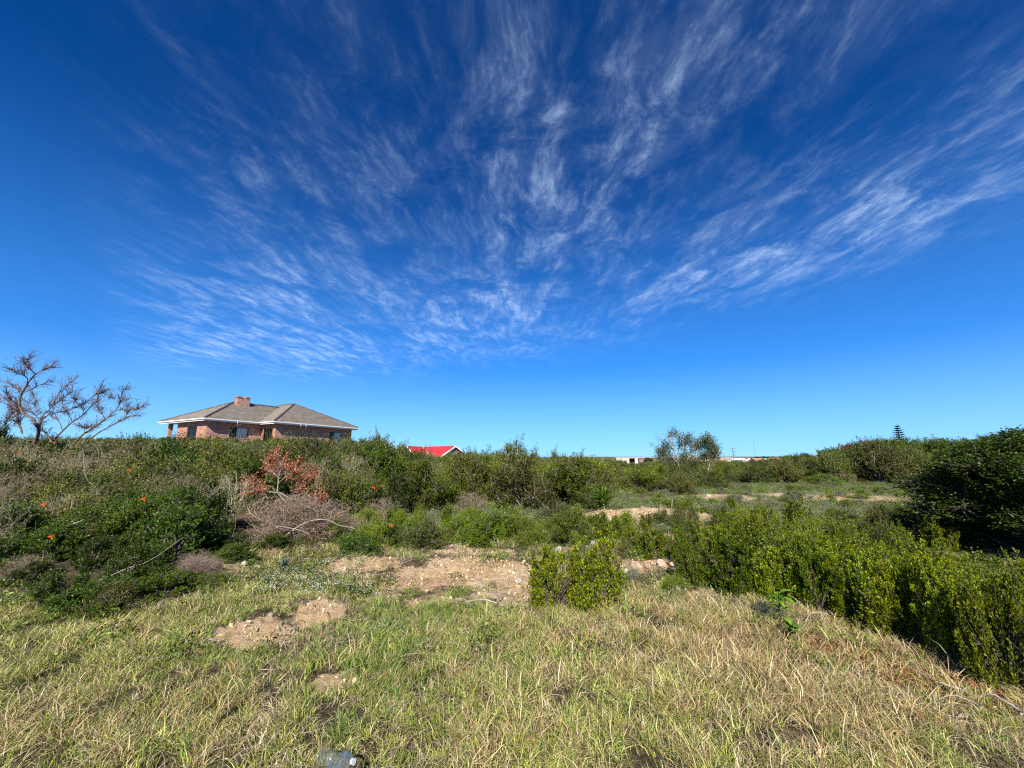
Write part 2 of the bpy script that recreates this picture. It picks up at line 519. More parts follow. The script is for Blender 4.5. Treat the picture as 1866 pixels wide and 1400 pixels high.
ang = np.concatenate([np.linspace(-72, 72, 480), np.linspace(75, 285, 71)]) * pi / 180
rad = np.concatenate([np.geomspace(0.25, 2, 30)[:-1], np.geomspace(2, 12, 330)[:-1], np.geomspace(12, 60, 120)[:-1], np.geomspace(60, 9000, 90)])
A_, R_ = np.meshgrid(ang, rad)
X = R_ * np.sin(A_); Y = R_ * np.cos(A_)
Z = H(X, Y)
V = np.stack([X.ravel(), Y.ravel(), Z.ravel()], 1)
na, nr = len(ang), len(rad)
i = np.arange(nr - 1)[:, None]; j = np.arange(na)[None, :]; j2 = (j + 1) % na
F = np.stack([(i * na + j).ravel(), (i * na + j2).ravel(), ((i + 1) * na + j2).ravel(), ((i + 1) * na + j).ravel()], 1)
V = np.vstack([V, [[0, 0, float(H(0, 0))]]])
Fc = np.stack([np.arange(na), np.full(na, nr * na), np.full(na, nr * na), (np.arange(na) + 1) % na], 1)
col = np.zeros((len(V), 3), np.float32)
col[:-1, 0] = bare(X.ravel(), Y.ravel())
col[:-1, 1] = smooth((R_.ravel() - 40) / 60)
F = F[:, ::-1]
gme = mesh_from('ground', V, F, col, M['ground'], smooth_=True)
ground = tag(link('ground', gme), kind='structure')


# ------------------------------------------------------------------ plant construction
def norm(a):
    return a / (np.linalg.norm(a, axis=-1, keepdims=True) + 1e-9)


def leafset(P, D, L, W, N=None, fold=0.25, r=rng):
    """diamond leaves, 4 corners each, bent along the midrib"""
    n = len(P)
    if N is None:
        N = norm(r.normal(size=(n, 3)) + np.array([0, 0, 0.5]))
    S = norm(np.cross(D, N)); N = norm(np.cross(S, D))
    L = np.broadcast_to(L, n)[:, None]; W = np.broadcast_to(W, n)[:, None]
    mid = P + D * L * 0.5
    v = np.stack([P, mid + S * W * 0.5 + N * W * fold, P + D * L - N * L * 0.12, mid - S * W * 0.5 + N * W * fold], 1)
    f = np.arange(n * 4).reshape(n, 4)
    return v.reshape(-1, 3), f


def tubes(P, R, sides=4):
    """P n x k x 3 polylines, R n x k radii"""
    n, k, _ = P.shape
    D = np.empty_like(P)
    D[:, 1:-1] = P[:, 2:] - P[:, :-2]; D[:, 0] = P[:, 1] - P[:, 0]; D[:, -1] = P[:, -1] - P[:, -2]
    D = norm(D)
    up = np.where(np.abs(D[..., 2:3]) < 0.9, np.array([0, 0, 1.0]), np.array([1.0, 0, 0]))
    a = norm(np.cross(D, up)); b = np.cross(D, a)
    t = 2 * pi * np.arange(sides) / sides
    ring = P[:, :, None, :] + R[:, :, None, None] * (np.cos(t)[:, None] * a[:, :, None, :] + np.sin(t)[:, None] * b[:, :, None, :])
    v = ring.reshape(-1, 3)
    idx = np.arange(n * k * sides).reshape(n, k, sides)
    q = np.roll(idx, -1, axis=2)
    f = np.stack([idx[:, :-1], q[:, :-1], q[:, 1:], idx[:, 1:]], -1).reshape(-1, 4)
    return v, f


def curves(A, B, k, sag, r, wob=0.04, up=0.0):
    """n curved polylines from A to B, rising first"""
    n = len(A)
    t = np.linspace(0, 1, k)[None, :, None]
    d = B - A
    mid = A + d * 0.5
    mid[:, :2] -= d[:, :2] * sag
    mid[:, 2] += np.linalg.norm(d, axis=1) * up
    mid += r.normal(size=(n, 3)) * wob * np.linalg.norm(d, axis=1)[:, None]
    return (1 - t) ** 2 * A[:, None] + 2 * t * (1 - t) * mid[:, None] + t * t * B[:, None]


def palette(n, cols, wts, r, jit=0.15):
    cols = np.array(cols); wts = np.array(wts) / sum(wts)
    c = cols[r.choice(len(cols), n, p=wts)]
    return np.clip(c * (1 + r.normal(size=(n, 1)) * jit), 0.004, 1)


def bush_meshes(name, seed, lobes=16, lobe_r=0.24, wid=0.55, hgt=0.8, low=0.12, twigs=22, leaves=26, ll=0.04, lw=0.5, upright=0.3, cols=None, wts=None,
                tipcol=None, tipmix=0.35, mat='leaf', bark='bark', stems=14, droop=0.0, spray=0.0, square=False):
    """a bush about one metre tall: leaf clumps (lobes) spread over a dome, twigs in each clump, leaves along each twig"""
    r = np.random.default_rng(seed)
    th = r.uniform(0, 2 * pi, lobes)
    if square:                                  # upright plumes of different height
        nc_ = max(3, lobes // 6)
        ci = np.arange(lobes) % nc_; lv = (np.arange(lobes) // nc_ + 0.6) / (lobes / nc_)
        pa = r.uniform(0, 2 * pi, nc_); pr_ = np.sqrt(r.uniform(0.02, 1, nc_)); ph = r.uniform(0.5, 1.05, nc_) * (1.08 - 0.3 * pr_)
        px_, py_ = np.cos(pa) * pr_ * wid, np.sin(pa) * pr_ * wid
        cen = np.stack([px_[ci] * (0.75 + 0.25 * lv) + r.normal(size=lobes) * 0.03, py_[ci] * (0.75 + 0.25 * lv) + r.normal(size=lobes) * 0.03, low + (hgt - low) * lv * ph[ci]], 1)
    else:
        z = r.uniform(0.0, 1, lobes) ** 0.8
        rr = np.sqrt(np.clip(1 - z ** 2, 0, 1)) * r.uniform(0.55, 1.0, lobes)
        cen = np.stack([np.cos(th) * rr * wid, np.sin(th) * rr * wid, low + z * (hgt - low)], 1)
    size = lobe_r * r.uniform(0.6, 1.3, lobes) if not square else lobe_r * r.uniform(0.8, 1.15, lobes) * (1.1 - 0.5 * lv)
    nt = lobes * twigs
    li = np.repeat(np.arange(lobes), twigs)
    off = norm(r.normal(size=(nt, 3)) + np.array([0, 0, 0.25])) * (r.uniform(0.35, 1, nt) ** 0.6)[:, None] * size[li][:, None]
    tip = cen[li] + off
    tip[:, 2] = np.maximum(tip[:, 2], 0.02)
    longer = r.uniform(0, 1, nt) < spray
    tip[longer] += norm(off[longer] + [0, 0, 0.1]) * r.uniform(0.05, 0.2, (longer.sum(), 1))
    inner = cen[li] * np.array([0.6, 0.6, 0.7]) + r.normal(size=(nt, 3)) * size[li][:, None] * 0.2
    dirn = norm(tip - inner)
    # upright twigs point more to the sky
    dirn = norm(dirn * (1 - upright) + np.array([0, 0, 1.0]) * upright)
    tl = size[li] * r.uniform(0.7, 1.15, nt)
    A = tip - dirn * tl[:, None]
    k = leaves
    t = (np.arange(k) + r.uniform(0, 1, (nt, k))) / k
    P = A[:, None] + (tip - A)[:, None] * t[..., None]
    side = norm(r.normal(size=(nt, k, 3)))
    side = norm(side - dirn[:, None] * (side * dirn[:, None]).sum(-1, keepdims=True))
    D = norm(side * 0.9 + dirn[:, None] * r.uniform(0.3, 1.1, (nt, k, 1)) - np.array([0, 0, droop]))
    P = P + side * ll * 0.25
    P = P.reshape(-1, 3); D = D.reshape(-1, 3)
    n = len(P)
    L = ll * r.uniform(0.55, 1.25, n)
    v, f = leafset(P, D, L, L * lw, r=r)
    clump = np.repeat(r.uniform(0, 1, nt), k)
    lobec = np.repeat(r.normal(size=lobes)[li], k)
    c = palette(n, cols, wts, r) * (1 + 0.10 * lobec[:, None])
    if tipcol is not None:
        a = tipmix * np.clip(t.reshape(-1) * 1.3 - 0.35, 0, 1) * (0.4 + 0.9 * clump)
        c = c * (1 - a[:, None]) + np.array(tipcol) * a[:, None]
    c = np.clip(c, 0.003, 1)
    fol = mesh_from(name + '_foliage', v, f, np.repeat(c, 4, 0), M[mat])
    # stems: base to clump centres, then twigs
    S0 = np.stack([r.normal(size=lobes) * 0.04, r.normal(size=lobes) * 0.04, np.full(lobes, -0.05)], 1)
    main = curves(S0, cen, 6, 0.25, r, 0.06)
    v1, f1 = tubes(main, np.linspace(0.016, 0.005, 6)[None].repeat(lobes, 0), 5)
    sel = r.choice(nt, min(nt, lobes * 9), replace=False)
    tw = curves(cen[li[sel]], tip[sel] - dirn[sel] * 0.01, 4, 0.0, r, 0.08)
    v2, f2 = tubes(tw, np.linspace(0.005, 0.0015, 4)[None].repeat(len(sel), 0), 3)
    st = mesh_from(name + '_stem', np.vstack([v1, v2]), np.vstack([f1, f2 + len(v1)]), None, M[bark])
    return fol, st


def twig_meshes(name, seed, n=260, hgt=0.8, wid=0.6, cols=((0.3, 0.24, 0.19),), rad0=0.004, sub=5, leafy=0, leafcol=None, mat='dry', tangle=0.25):
    """a leafless tangle of fine twigs, one metre tall"""
    r = np.random.default_rng(seed)
    th = r.uniform(0, 2 * pi, n); z = r.uniform(0.05, 1, n); rr = np.sqrt(np.clip(1 - z * z, 0.02, 1)) * r.uniform(0.5, 1.05, n)
    B = np.stack([np.cos(th) * rr * wid, np.sin(th) * rr * wid, z * hgt], 1)
    A = np.stack([np.cos(th) * rr * wid * 0.25, np.sin(th) * rr * wid * 0.25, z * 0.05], 1) + r.normal(size=(n, 3)) * 0.05
    P = curves(A, B, 7, 0.1, r, tangle)
    v1, f1 = tubes(P, np.linspace(rad0 * 1.6, rad0 * 0.4, 7)[None].repeat(n, 0), 3)
    m_ = n * sub
    src = r.integers(0, n, m_); tt = r.integers(2, 6, m_)
    A2 = P[src, tt]
    B2 = A2 + norm(norm(P[src, tt + 1] - A2) + r.normal(size=(m_, 3)) * 0.75) * r.uniform(0.06, 0.22, (m_, 1))
    B2[:, 2] = np.maximum(B2[:, 2], 0.01)
    P2 = curves(A2, B2, 4, 0, r, 0.15)
    v2, f2 = tubes(P2, np.linspace(rad0 * 0.6, rad0 * 0.2, 4)[None].repeat(m_, 0), 3)
    cc = palette(n, cols, [1] * len(cols), r, 0.2); c2 = cc[src]
    Vv = np.vstack([v1, v2]); Ff = np.vstack([f1, f2 + len(v1)])
    Cc = np.vstack([np.repeat(cc, 21, 0), np.repeat(c2, 12, 0)])
    tw = mesh_from(name + '_twigs', Vv, Ff, Cc, M['dry'])
    fol = None
    if leafy:
        q = r.integers(0, m_, leafy); s = r.integers(1, 4, leafy)
        Pp = P2[q, s] + r.normal(size=(leafy, 3)) * 0.006
        L = r.uniform(0.6, 1.2, leafy) * 0.028
        v, f = leafset(Pp, norm(r.normal(size=(leafy, 3))), L, L * 0.55, r=r)
        c = palette(leafy, leafcol, [1] * len(leafcol), r, 0.2)
        fol = mesh_from(name + '_foliage', v, f, np.repeat(c, 4, 0), M[mat])
    return tw, fol


G1, G2, G3 = (0.075, 0.125, 0.014), (0.05, 0.095, 0.012), (0.125, 0.165, 0.02)
KIND = {}


def kinds(key, n, **kw):
    KIND[key] = [bush_meshes(key, 100 * len(KIND) + i, **kw) for i in range(n)]


# bright upright bush of small oval leaves, the hedge on the right
kinds('upright', 5, lobes=78, lobe_r=0.135, wid=0.44, hgt=0.9, low=0.0, twigs=13, leaves=24, ll=0.033, lw=0.52, upright=0.72, square=True,
      bark='bark_dark', cols=[(0.105, 0.15, 0.013), (0.06, 0.10, 0.010), (0.155, 0.185, 0.018), (0.2, 0.16, 0.03)], wts=[4, 4, 2, 0.3], tipcol=(0.23, 0.26, 0.024), tipmix=0.6, spray=0.25)
# rounded small-leaved scrub of the middle distance
kinds('olive', 4, lobes=26, lobe_r=0.2, wid=0.56, hgt=0.8, low=0.08, twigs=28, leaves=18, ll=0.034, lw=0.5, upright=0.3,
      cols=[(0.085, 0.10, 0.02), (0.055, 0.07, 0.014), (0.13, 0.135, 0.028)], wts=[4, 3, 2], tipcol=(0.16, 0.17, 0.045), tipmix=0.5, spray=0.2)
kinds('fresh', 4, lobes=25, lobe_r=0.19, wid=0.55, hgt=0.82, low=0.06, twigs=26, leaves=19, ll=0.034, lw=0.42, upright=0.5,
      cols=[(0.10, 0.145, 0.014), (0.06, 0.1, 0.010), (0.15, 0.185, 0.02)], wts=[4, 3, 2], tipcol=(0.2, 0.25, 0.03), tipmix=0.6, spray=0.3)
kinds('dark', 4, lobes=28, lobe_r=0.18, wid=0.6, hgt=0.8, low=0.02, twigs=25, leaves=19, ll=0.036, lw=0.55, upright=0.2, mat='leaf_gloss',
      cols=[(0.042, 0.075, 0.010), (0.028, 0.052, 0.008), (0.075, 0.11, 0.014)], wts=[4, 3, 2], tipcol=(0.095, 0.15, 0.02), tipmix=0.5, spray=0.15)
kinds('grey', 3, lobes=22, lobe_r=0.2, wid=0.6, hgt=0.7, low=0.05, twigs=22, leaves=14, ll=0.034, lw=0.35, upright=0.4,
      cols=[(0.15, 0.18, 0.11), (0.11, 0.14, 0.08), (0.22, 0.24, 0.16)], wts=[4, 3, 2], spray=0.3)
DRY = [twig_meshes('dry_scrub', 900 + i, n=150, wid=0.75, hgt=0.9, tangle=0.42, sub=5, rad0=0.0032, cols=((0.36, 0.30, 0.21), (0.25, 0.21, 0.15), (0.44, 0.38, 0.29)), leafy=2600,
                   leafcol=((0.26, 0.2, 0.12), (0.12, 0.13, 0.04), (0.15, 0.16, 0.05), (0.34, 0.26, 0.17))) for i in range(3)]
KIND['dry'] = [(f, t) for t, f in DRY]


def plant(name, kind, x, y, height, width, label, cat='bush', group=None, var=None, rz=None, z=None, extra=0.0):
    """a bush standing on the ground: Empty > foliage, stems"""
    k = KIND[kind]
    var = random.randrange(len(k)) if var is None else var % len(k)
    fol, st = k[var]
    z = float(H(x, y)) if z is None else z
    e = link(name, None, loc=(x, y, z - 0.03), rot=(0, 0, random.uniform(0, 6.28) if rz is None else rz), scale=(width / 1.25, width / 1.25, height / (0.84 if kind == 'upright' else 0.98)))
    e.empty_display_size = 0.2
    tag(e, label, cat, group)
    if fol: link('foliage', fol, e)
    if st: link('stem' if kind != 'dry' else 'twigs', st, e)
    return e


# --- scattering of masses that nobody could count
PROTO = {}


def proto_collection(key, meshes):
    col_ = bpy.data.collections.new(key)
    for i, me in enumerate(meshes):
        o = bpy.data.objects.new(f"{key}_{i:02d}", me)
        col_.objects.link(o)
    PROTO[key] = (col_, len(meshes))


def scatter(name, key, P, rot, scl, idx=None, label=None, cat=None):
    col_, n = PROTO[key]
    m_ = len(P)
    me = bpy.data.meshes.new(name)
    me.vertices.add(m_); me.vertices.foreach_set("co", np.ascontiguousarray(P, np.float32).ravel())
    a = me.attributes.new("rot", 'FLOAT_VECTOR', 'POINT'); a.data.foreach_set("vector", np.ascontiguousarray(rot, np.float32).ravel())
    a = me.attributes.new("scl", 'FLOAT_VECTOR', 'POINT'); a.data.foreach_set("vector", np.ascontiguousarray(scl, np.float32).ravel())
    idx = rng.integers(0, n, m_) if idx is None else idx
    a = me.attributes.new("idx", 'INT', 'POINT'); a.data.foreach_set("value", np.ascontiguousarray(idx, np.int32))
    o = link(name, me)
    g = bpy.data.node_groups.new(name + "_nodes", 'GeometryNodeTree')
    g.interface.new_socket("Geometry", in_out='INPUT', socket_type='NodeSocketGeometry')
    g.interface.new_socket("Geometry", in_out='OUTPUT', socket_type='NodeSocketGeometry')
    gi = g.nodes.new('NodeGroupInput'); go = g.nodes.new('NodeGroupOutput')
    ci = g.nodes.new('GeometryNodeCollectionInfo'); ci.inputs[0].default_value = col_
    ci.inputs['Separate Children'].default_value = True; ci.inputs['Reset Children'].default_value = True
    ip = g.nodes.new('GeometryNodeInstanceOnPoints'); ip.inputs['Pick Instance'].default_value = True

    def attr(nm, typ):
        nd = g.nodes.new('GeometryNodeInputNamedAttribute'); nd.data_type = typ
        nd.inputs['Name'].default_value = nm
        return nd.outputs['Attribute']
    g.links.new(gi.outputs[0], ip.inputs['Points'])
    g.links.new(ci.outputs[0], ip.inputs['Instance'])
    g.links.new(attr('idx', 'INT'), ip.inputs['Instance Index'])
    e2r = g.nodes.new('FunctionNodeEulerToRotation')
    g.links.new(attr('rot', 'FLOAT_VECTOR'), e2r.inputs[0])
    g.links.new(e2r.outputs[0], ip.inputs['Rotation'])
    g.links.new(attr('scl', 'FLOAT_VECTOR'), ip.inputs['Scale'])
    g.links.new(ip.outputs[0], go.inputs[0])
    md = o.modifiers.new("scatter", 'NODES'); md.node_group = g
    tag(o, label, cat, kind='stuff')
    return o


def join_meshes(name, parts):
    """one mesh out of foliage + stems (for masses)"""
    vs, fs, cs, mi, mats = [], [], [], [], []
    base = 0
    for me in parts:
        if me is None: continue
        n = len(me.vertices); v = np.empty(n * 3, np.float32); me.vertices.foreach_get("co", v)
        nf = len(me.polygons); f = np.empty(nf * 4, np.int32); me.loops.foreach_get("vertex_index", f)
        c = np.full((n, 4), 0.15, np.float32)
        if "Col" in me.color_attributes:
            cc = np.empty(n * 4, np.float32); me.color_attributes["Col"].data.foreach_get("color", cc); c = cc.reshape(-1, 4)
        vs.append(v.reshape(-1, 3)); fs.append(f.reshape(-1, 4) + base); cs.append(c[:, :3]); mi += [len(mats)] * nf
        mats.append(me.materials[0]); base += n
    me = mesh_from(name, np.vstack(vs), np.vstack(fs), np.vstack(cs), None)
    for m_ in mats: me.materials.append(m_)
    me.polygons.foreach_set("material_index", mi)
    return me


for k in ('upright', 'olive', 'fresh', 'dark', 'grey', 'dry'):
    proto_collection('p_' + k, [join_meshes('mass_' + k, p) for p in KIND[k]])


def mass(name, kind, pts, hs, ws, label, cat='undergrowth'):
    n = len(pts)
    x, y = pts[:, 0], pts[:, 1]
    P = np.stack([x, y, H(x, y) - 0.04], 1)
    rot = np.stack([rng.normal(size=n) * 0.08, rng.normal(size=n) * 0.08, rng.uniform(0, 6.28, n)], 1)
    scl = np.stack([ws / 1.25, ws / 1.25, hs / 0.98], 1)
    return scatter(name, 'p_' + kind, P, rot, scl, label=label, cat=cat)


def in_poly(x, y, poly):
    inside = np.zeros(len(x), bool)
    n = len(poly)
    for a in range(n):
        x0, y0 = poly[a]; x1, y1 = poly[(a + 1) % n]
        c = ((y0 > y) != (y1 > y)) & (x < (x1 - x0) * (y - y0) / (y1 - y0 + 1e-12) + x0)
        inside ^= c
    return inside


def poly_points(poly, spacing, jitter=0.9):
    p = np.array(poly)
    x0, y0 = p.min(0); x1, y1 = p.max(0)
    gx, gy = np.meshgrid(np.arange(x0, x1, spacing), np.arange(y0, y1, spacing))
    gx = gx.ravel() + rng.uniform(-0.5, 0.5, gx.size) * spacing * jitter
    gy = gy.ravel() + rng.uniform(-0.5, 0.5, gy.size) * spacing * jitter
    m_ = in_poly(gx, gy, poly)
    return np.stack([gx[m_], gy[m_]], 1)

# ------------------------------------------------------------------ the brick house
HX, HY, HZ = -33.585, 41.95, 5.9              # corner of the eaves nearest the camera
house = link('brick_house', None, loc=(HX, HY, 0), rot=(0, 0, radians(90 - 27.59)))
tag(house, 'red brick house with grey hipped tile roof and brick chimney above the bushes', 'house')
FZ = 3.05                                       # floor
EZ = HZ - 0.16                                  # underside of the eaves
PITCHT = 0.5105
IN = 0.62


def roof_faces(x0, y0, x1, y1):
    """the four slopes of a hip roof: eave corners a, b, ridge ends c, d"""
    a = (y1 - y0) / 2
    if x1 - x0 >= y1 - y0:
        r0, r1 = (x0 + a, y0 + a), (x1 - a, y0 + a)
        return [((x0, y0), (x1, y0), r1, r0), ((x1, y0), (x1, y1), r1, r1), ((x1, y1), (x0, y1), r0, r1), ((x0, y1), (x0, y0), r0, r0)], a
    a = (x1 - x0) / 2
    r0, r1 = (x0 + a, y0 + a), (x0 + a, y1 - a)
    return [((x0, y0), (x1, y0), r0, r0), ((x1, y0), (x1, y1), r1, r0), ((x1, y1), (x0, y1), r1, r1), ((x0, y1), (x0, y0), r0, r1)], a


tV, tF = [], []
ridge = MB()
under = MB()


def tiled_slope(p0, p1, q1, q0, rise):
    """courses of wavy tiles, each lapping the one below"""
    p0, p1, q1, q0 = [np.array((*p, 0.0)) for p in (p0, p1, q1, q0)]
    q1[2] = q0[2] = rise
    e = p1 - p0; L = np.linalg.norm(e); e /= L
    up = q0 - p0; up = up - e * up.dot(e); S = np.linalg.norm(up); up /= S
    n = np.cross(e, up); n *= np.sign(n[2])
    nc = int(S / 0.33)
    for c in range(nc):
        s0, s1 = S * c / nc, S * (c + 1) / nc + 0.03
        t0, t1 = s0 / S, min(s1 / S, 1)
        a0, b0 = p0 + (q0 - p0) * t0, p1 + (q1 - p1) * t0
        a1, b1 = p0 + (q0 - p0) * t1, p1 + (q1 - p1) * t1
        la, lb = (a0 - p0).dot(e), (b0 - p0).dot(e)
        if lb - la < 0.15: continue
        m_ = max(2, int((lb - la) / 0.075))
        ls = np.linspace(la, lb, m_ + 1)
        la1, lb1 = (a1 - p0).dot(e), (b1 - p0).dot(e)
        us = np.linspace(la1, lb1, m_ + 1) if lb1 > la1 else np.full(m_ + 1, (la1 + lb1) / 2)
        us = np.clip(ls, la1, lb1) if lb1 > la1 else us
        wave = 0.028 * np.abs(np.sin(ls / 0.3 * pi))[:, None] ** 0.7
        wave1 = 0.028 * np.abs(np.sin(us / 0.3 * pi))[:, None] ** 0.7
        jit = rng.normal() * 0.004
        lo = p0 + e * ls[:, None] + up * s0 + n * (0.055 + jit + wave)
        lob = p0 + e * ls[:, None] + up * s0 + n * (0.0 + jit)
        hi = p0 + e * us[:, None] + up * s1 + n * (0.012 + wave1)
        base = sum(len(x) for x in tV)
        tV.append(np.vstack([lo, hi, lob]))
        for i_ in range(m_):
            tF.append((base + i_, base + i_ + 1, base + m_ + 1 + i_ + 1, base + m_ + 1 + i_))
            tF.append((base + 2 * (m_ + 1) + i_, base + 2 * (m_ + 1) + i_ + 1, base + i_ + 1, base + i_))


def ridge_line(a, b):
    """half-round ridge tiles along a hip or ridge"""
    a, b = np.array(a, float), np.array(b, float)
    L = np.linalg.norm(b - a); n_ = int(L / 0.42); d = (b - a) / L
    for k in range(n_):
        s = a + d * (L * k / n_ - 0.02) ; t = a + d * (L * (k + 1) / n_ + 0.03)
        ridge.tube([s + (0, 0, 0.03), t + (0, 0, 0.055)], [0.115, 0.135], 7)


def hip(x0, y0, x1, y1):
    fs, a = roof_faces(x0, y0, x1, y1)
    rise = a * PITCHT
    for p0, p1, q1, q0 in fs:
        tiled_slope(p0, p1, q1, q0, rise)
    r0, r1 = fs[0][3], fs[2][3] if x1 - x0 >= y1 - y0 else fs[2][2]
    if x1 - x0 >= y1 - y0:
        r0, r1 = fs[0][3], fs[0][2]
        ends = [((x0, y0), r0), ((x0, y1), r0), ((x1, y0), r1), ((x1, y1), r1)]
    else:
        r0, r1 = fs[0][2], fs[1][2]
        ends = [((x0, y0), r0), ((x1, y0), r0), ((x0, y1), r1), ((x1, y1), r1)]
    for p, q in ends:
        ridge_line((*p, 0.02), (*q, rise + 0.02))
    ridge_line((*r0, rise + 0.02), (*r1, rise + 0.02))
    # ceiling under the tiles
    o_ = 0.05
    under.quad([(x0 + o_, y0 + o_, -0.02), (x0 + o_, y1 - o_, -0.02), (x1 - o_, y1 - o_, -0.02), (x1 - o_, y0 + o_, -0.02)])


hip(0, 0, 17.6, 10.55)
hip(5.88, -2.88, 18.22, 12.6)
Vt = np.vstack(tV); Vt[:, 2] += HZ
roof = link('roof', None, house)
rt = link('roof_tiles', mesh_from('roof_tiles', Vt, np.array(tF), None, M['tile']), roof); rt['kind'] = 'stuff'
rg = ridge.build('ridge_tiles', M['tile_ridge'], roof, loc=(0, 0, HZ)); rg['kind'] = 'stuff'
under.build('soffit', M['white'], roof, loc=(0, 0, HZ - 0.14))
EAVE = [(0, 10.55), (0, 0), (5.88, 0), (5.88, -2.88), (18.22, -2.88), (18.22, 12.6)]
for k in range(len(EAVE) - 1):
    (ax, ay), (bx_, by_) = EAVE[k], EAVE[k + 1]
    fb = MB(); gb = MB()
    if abs(ax - bx_) < 0.01:
        s = -1 if ax < 10 else 1
        y0_, y1_ = min(ay, by_), max(ay, by_)
        if s < 0 and ay == 0: y1_ -= 0.03
        fb.box((ax, y0_, -0.27), (ax - s * 0.025, y1_, 0.0))
        gb.box(*((ax - 0.13, y0_ - 0.1, -0.11), (ax - 0.003, y1_ + 0.02, 0.0)) if s < 0 else ((ax + 0.003, y0_ - 0.1, -0.11), (ax + 0.13, y1_, 0.0)))
    else:
        x0_, x1_ = min(ax, bx_) + 0.027, max(ax, bx_) - 0.027
        fb.box((x0_, ay, -0.27), (x1_, ay + 0.025, 0.0))
        gb.box((x0_ - 0.02, ay - 0.13, -0.11), (x1_ - (0.12 if k == 1 else -0.1), ay - 0.003, 0.0))
    fb.build('fascia', M['white'], roof, loc=(0, 0, HZ + 0.015))
    gb.build('gutter', M['white'], roof, loc=(0, 0, HZ + 0.02))
for gx, gy in ((3.3, -0.13), (9.2, -3.01), (9.9, -3.01)):      # gutter outlets with a short swan-neck pipe
    d = MB(); d.tube([(gx, gy + 0.02, HZ - 0.05), (gx + 0.03, gy + 0.05, HZ - 0.25), (gx + 0.35, gy + 0.55, HZ - 0.62)], 0.05, 7)
    d.build('downpipe', M['white'], roof)


def wall(name, axis, c, a0, a1, z0, z1, holes, thick=0.23, inward=1):
    """a brick wall along an axis at coordinate c, with openings (a0, a1, z0, z1)"""
    b = MB()
    xs = sorted({a0, a1, *[h[0] for h in holes], *[h[1] for h in holes]})
    for s, e in zip(xs[:-1], xs[1:]):
        hs = [h for h in holes if h[0] <= s + 1e-6 and h[1] >= e - 1e-6]
        spans = [(z0, z1)] if not hs else [q for q in ((z0, hs[0][2]), (hs[0][3], z1)) if q[1] - q[0] > 0.02]
        for q0, q1 in spans:
            if axis == 'x': b.box((s, c, q0), (e, c + thick * inward, q1))
            else: b.box((c, s, q0), (c + thick * inward, e, q1))
    return b.build(name, M['brick'], house)


WY = IN; WX = IN                                # wall planes inside the eaves
wall('wall', 'y', WX, WY, 7.3, FZ - 1.2, EZ, [(WY + 2.1, WY + 4.3, FZ, FZ + 2.1)])
wall('wall', 'x', WY, WX + 0.23, 5.88 + IN, FZ - 1.2, EZ, [(WX + 2.35, WX + 4.4, FZ + 0.92, FZ + 2.12)])
wall('wall', 'y', 5.88 + IN, -2.88 + IN, WY - 0.003, FZ - 1.2, EZ, [(-2.88 + IN + 0.55, -2.88 + IN + 2.45, FZ + 0.0, FZ + 2.1)])
wall('wall', 'x', -2.88 + IN, 5.88 + IN + 0.233, 17.6, FZ - 1.2, EZ, [(14.0, 15.9, FZ + 0.92, FZ + 2.1)])
wall('wall', 'y', 17.6, -2.88 + IN, 12.0, FZ - 1.2, EZ, [], inward=-1)
wall('wall', 'x', 7.3, WX + 0.23, 6.4, FZ - 1.2, EZ, [])
pl = MB(); pl.box((WX, 9.3, FZ - 1.0), (WX + 0.36, 9.66, EZ)); pl.build('pillar', M['brick'], house)
pl = MB(); pl.box((5.2, 9.3, FZ - 1.0), (5.56, 9.66, EZ)); pl.build('pillar', M['brick'], house)
fl = MB(); fl.box((WX + 0.3, WY + 0.3, FZ - 0.2), (17.2, 9.8, FZ)); fl.box((6.9, -1.9, FZ - 0.19), (17.1, 0.3, FZ - 0.01)); fl.build('floor_slab', M['stone'], house)
# near-black panels painting the shade of the rooms behind the glass
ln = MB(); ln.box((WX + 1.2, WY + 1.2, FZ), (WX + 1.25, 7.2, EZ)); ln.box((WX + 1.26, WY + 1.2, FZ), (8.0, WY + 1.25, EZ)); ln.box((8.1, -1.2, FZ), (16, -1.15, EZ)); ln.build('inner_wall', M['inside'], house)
ch = MB(); ch.box((5.2, 4.3, HZ + 1.9), (6.7, 5.0, HZ + 3.35)); c_ = ch.build('chimney', M['brick'], house)
cc_ = MB(); cc_.box((5.13, 4.23, HZ + 3.353), (5.75, 5.07, HZ + 3.5)); cc_.box((6.15, 4.23, HZ + 3.353), (6.77, 5.07, HZ + 3.5)); cc_.build('chimney_cap', M['brick'], c_)


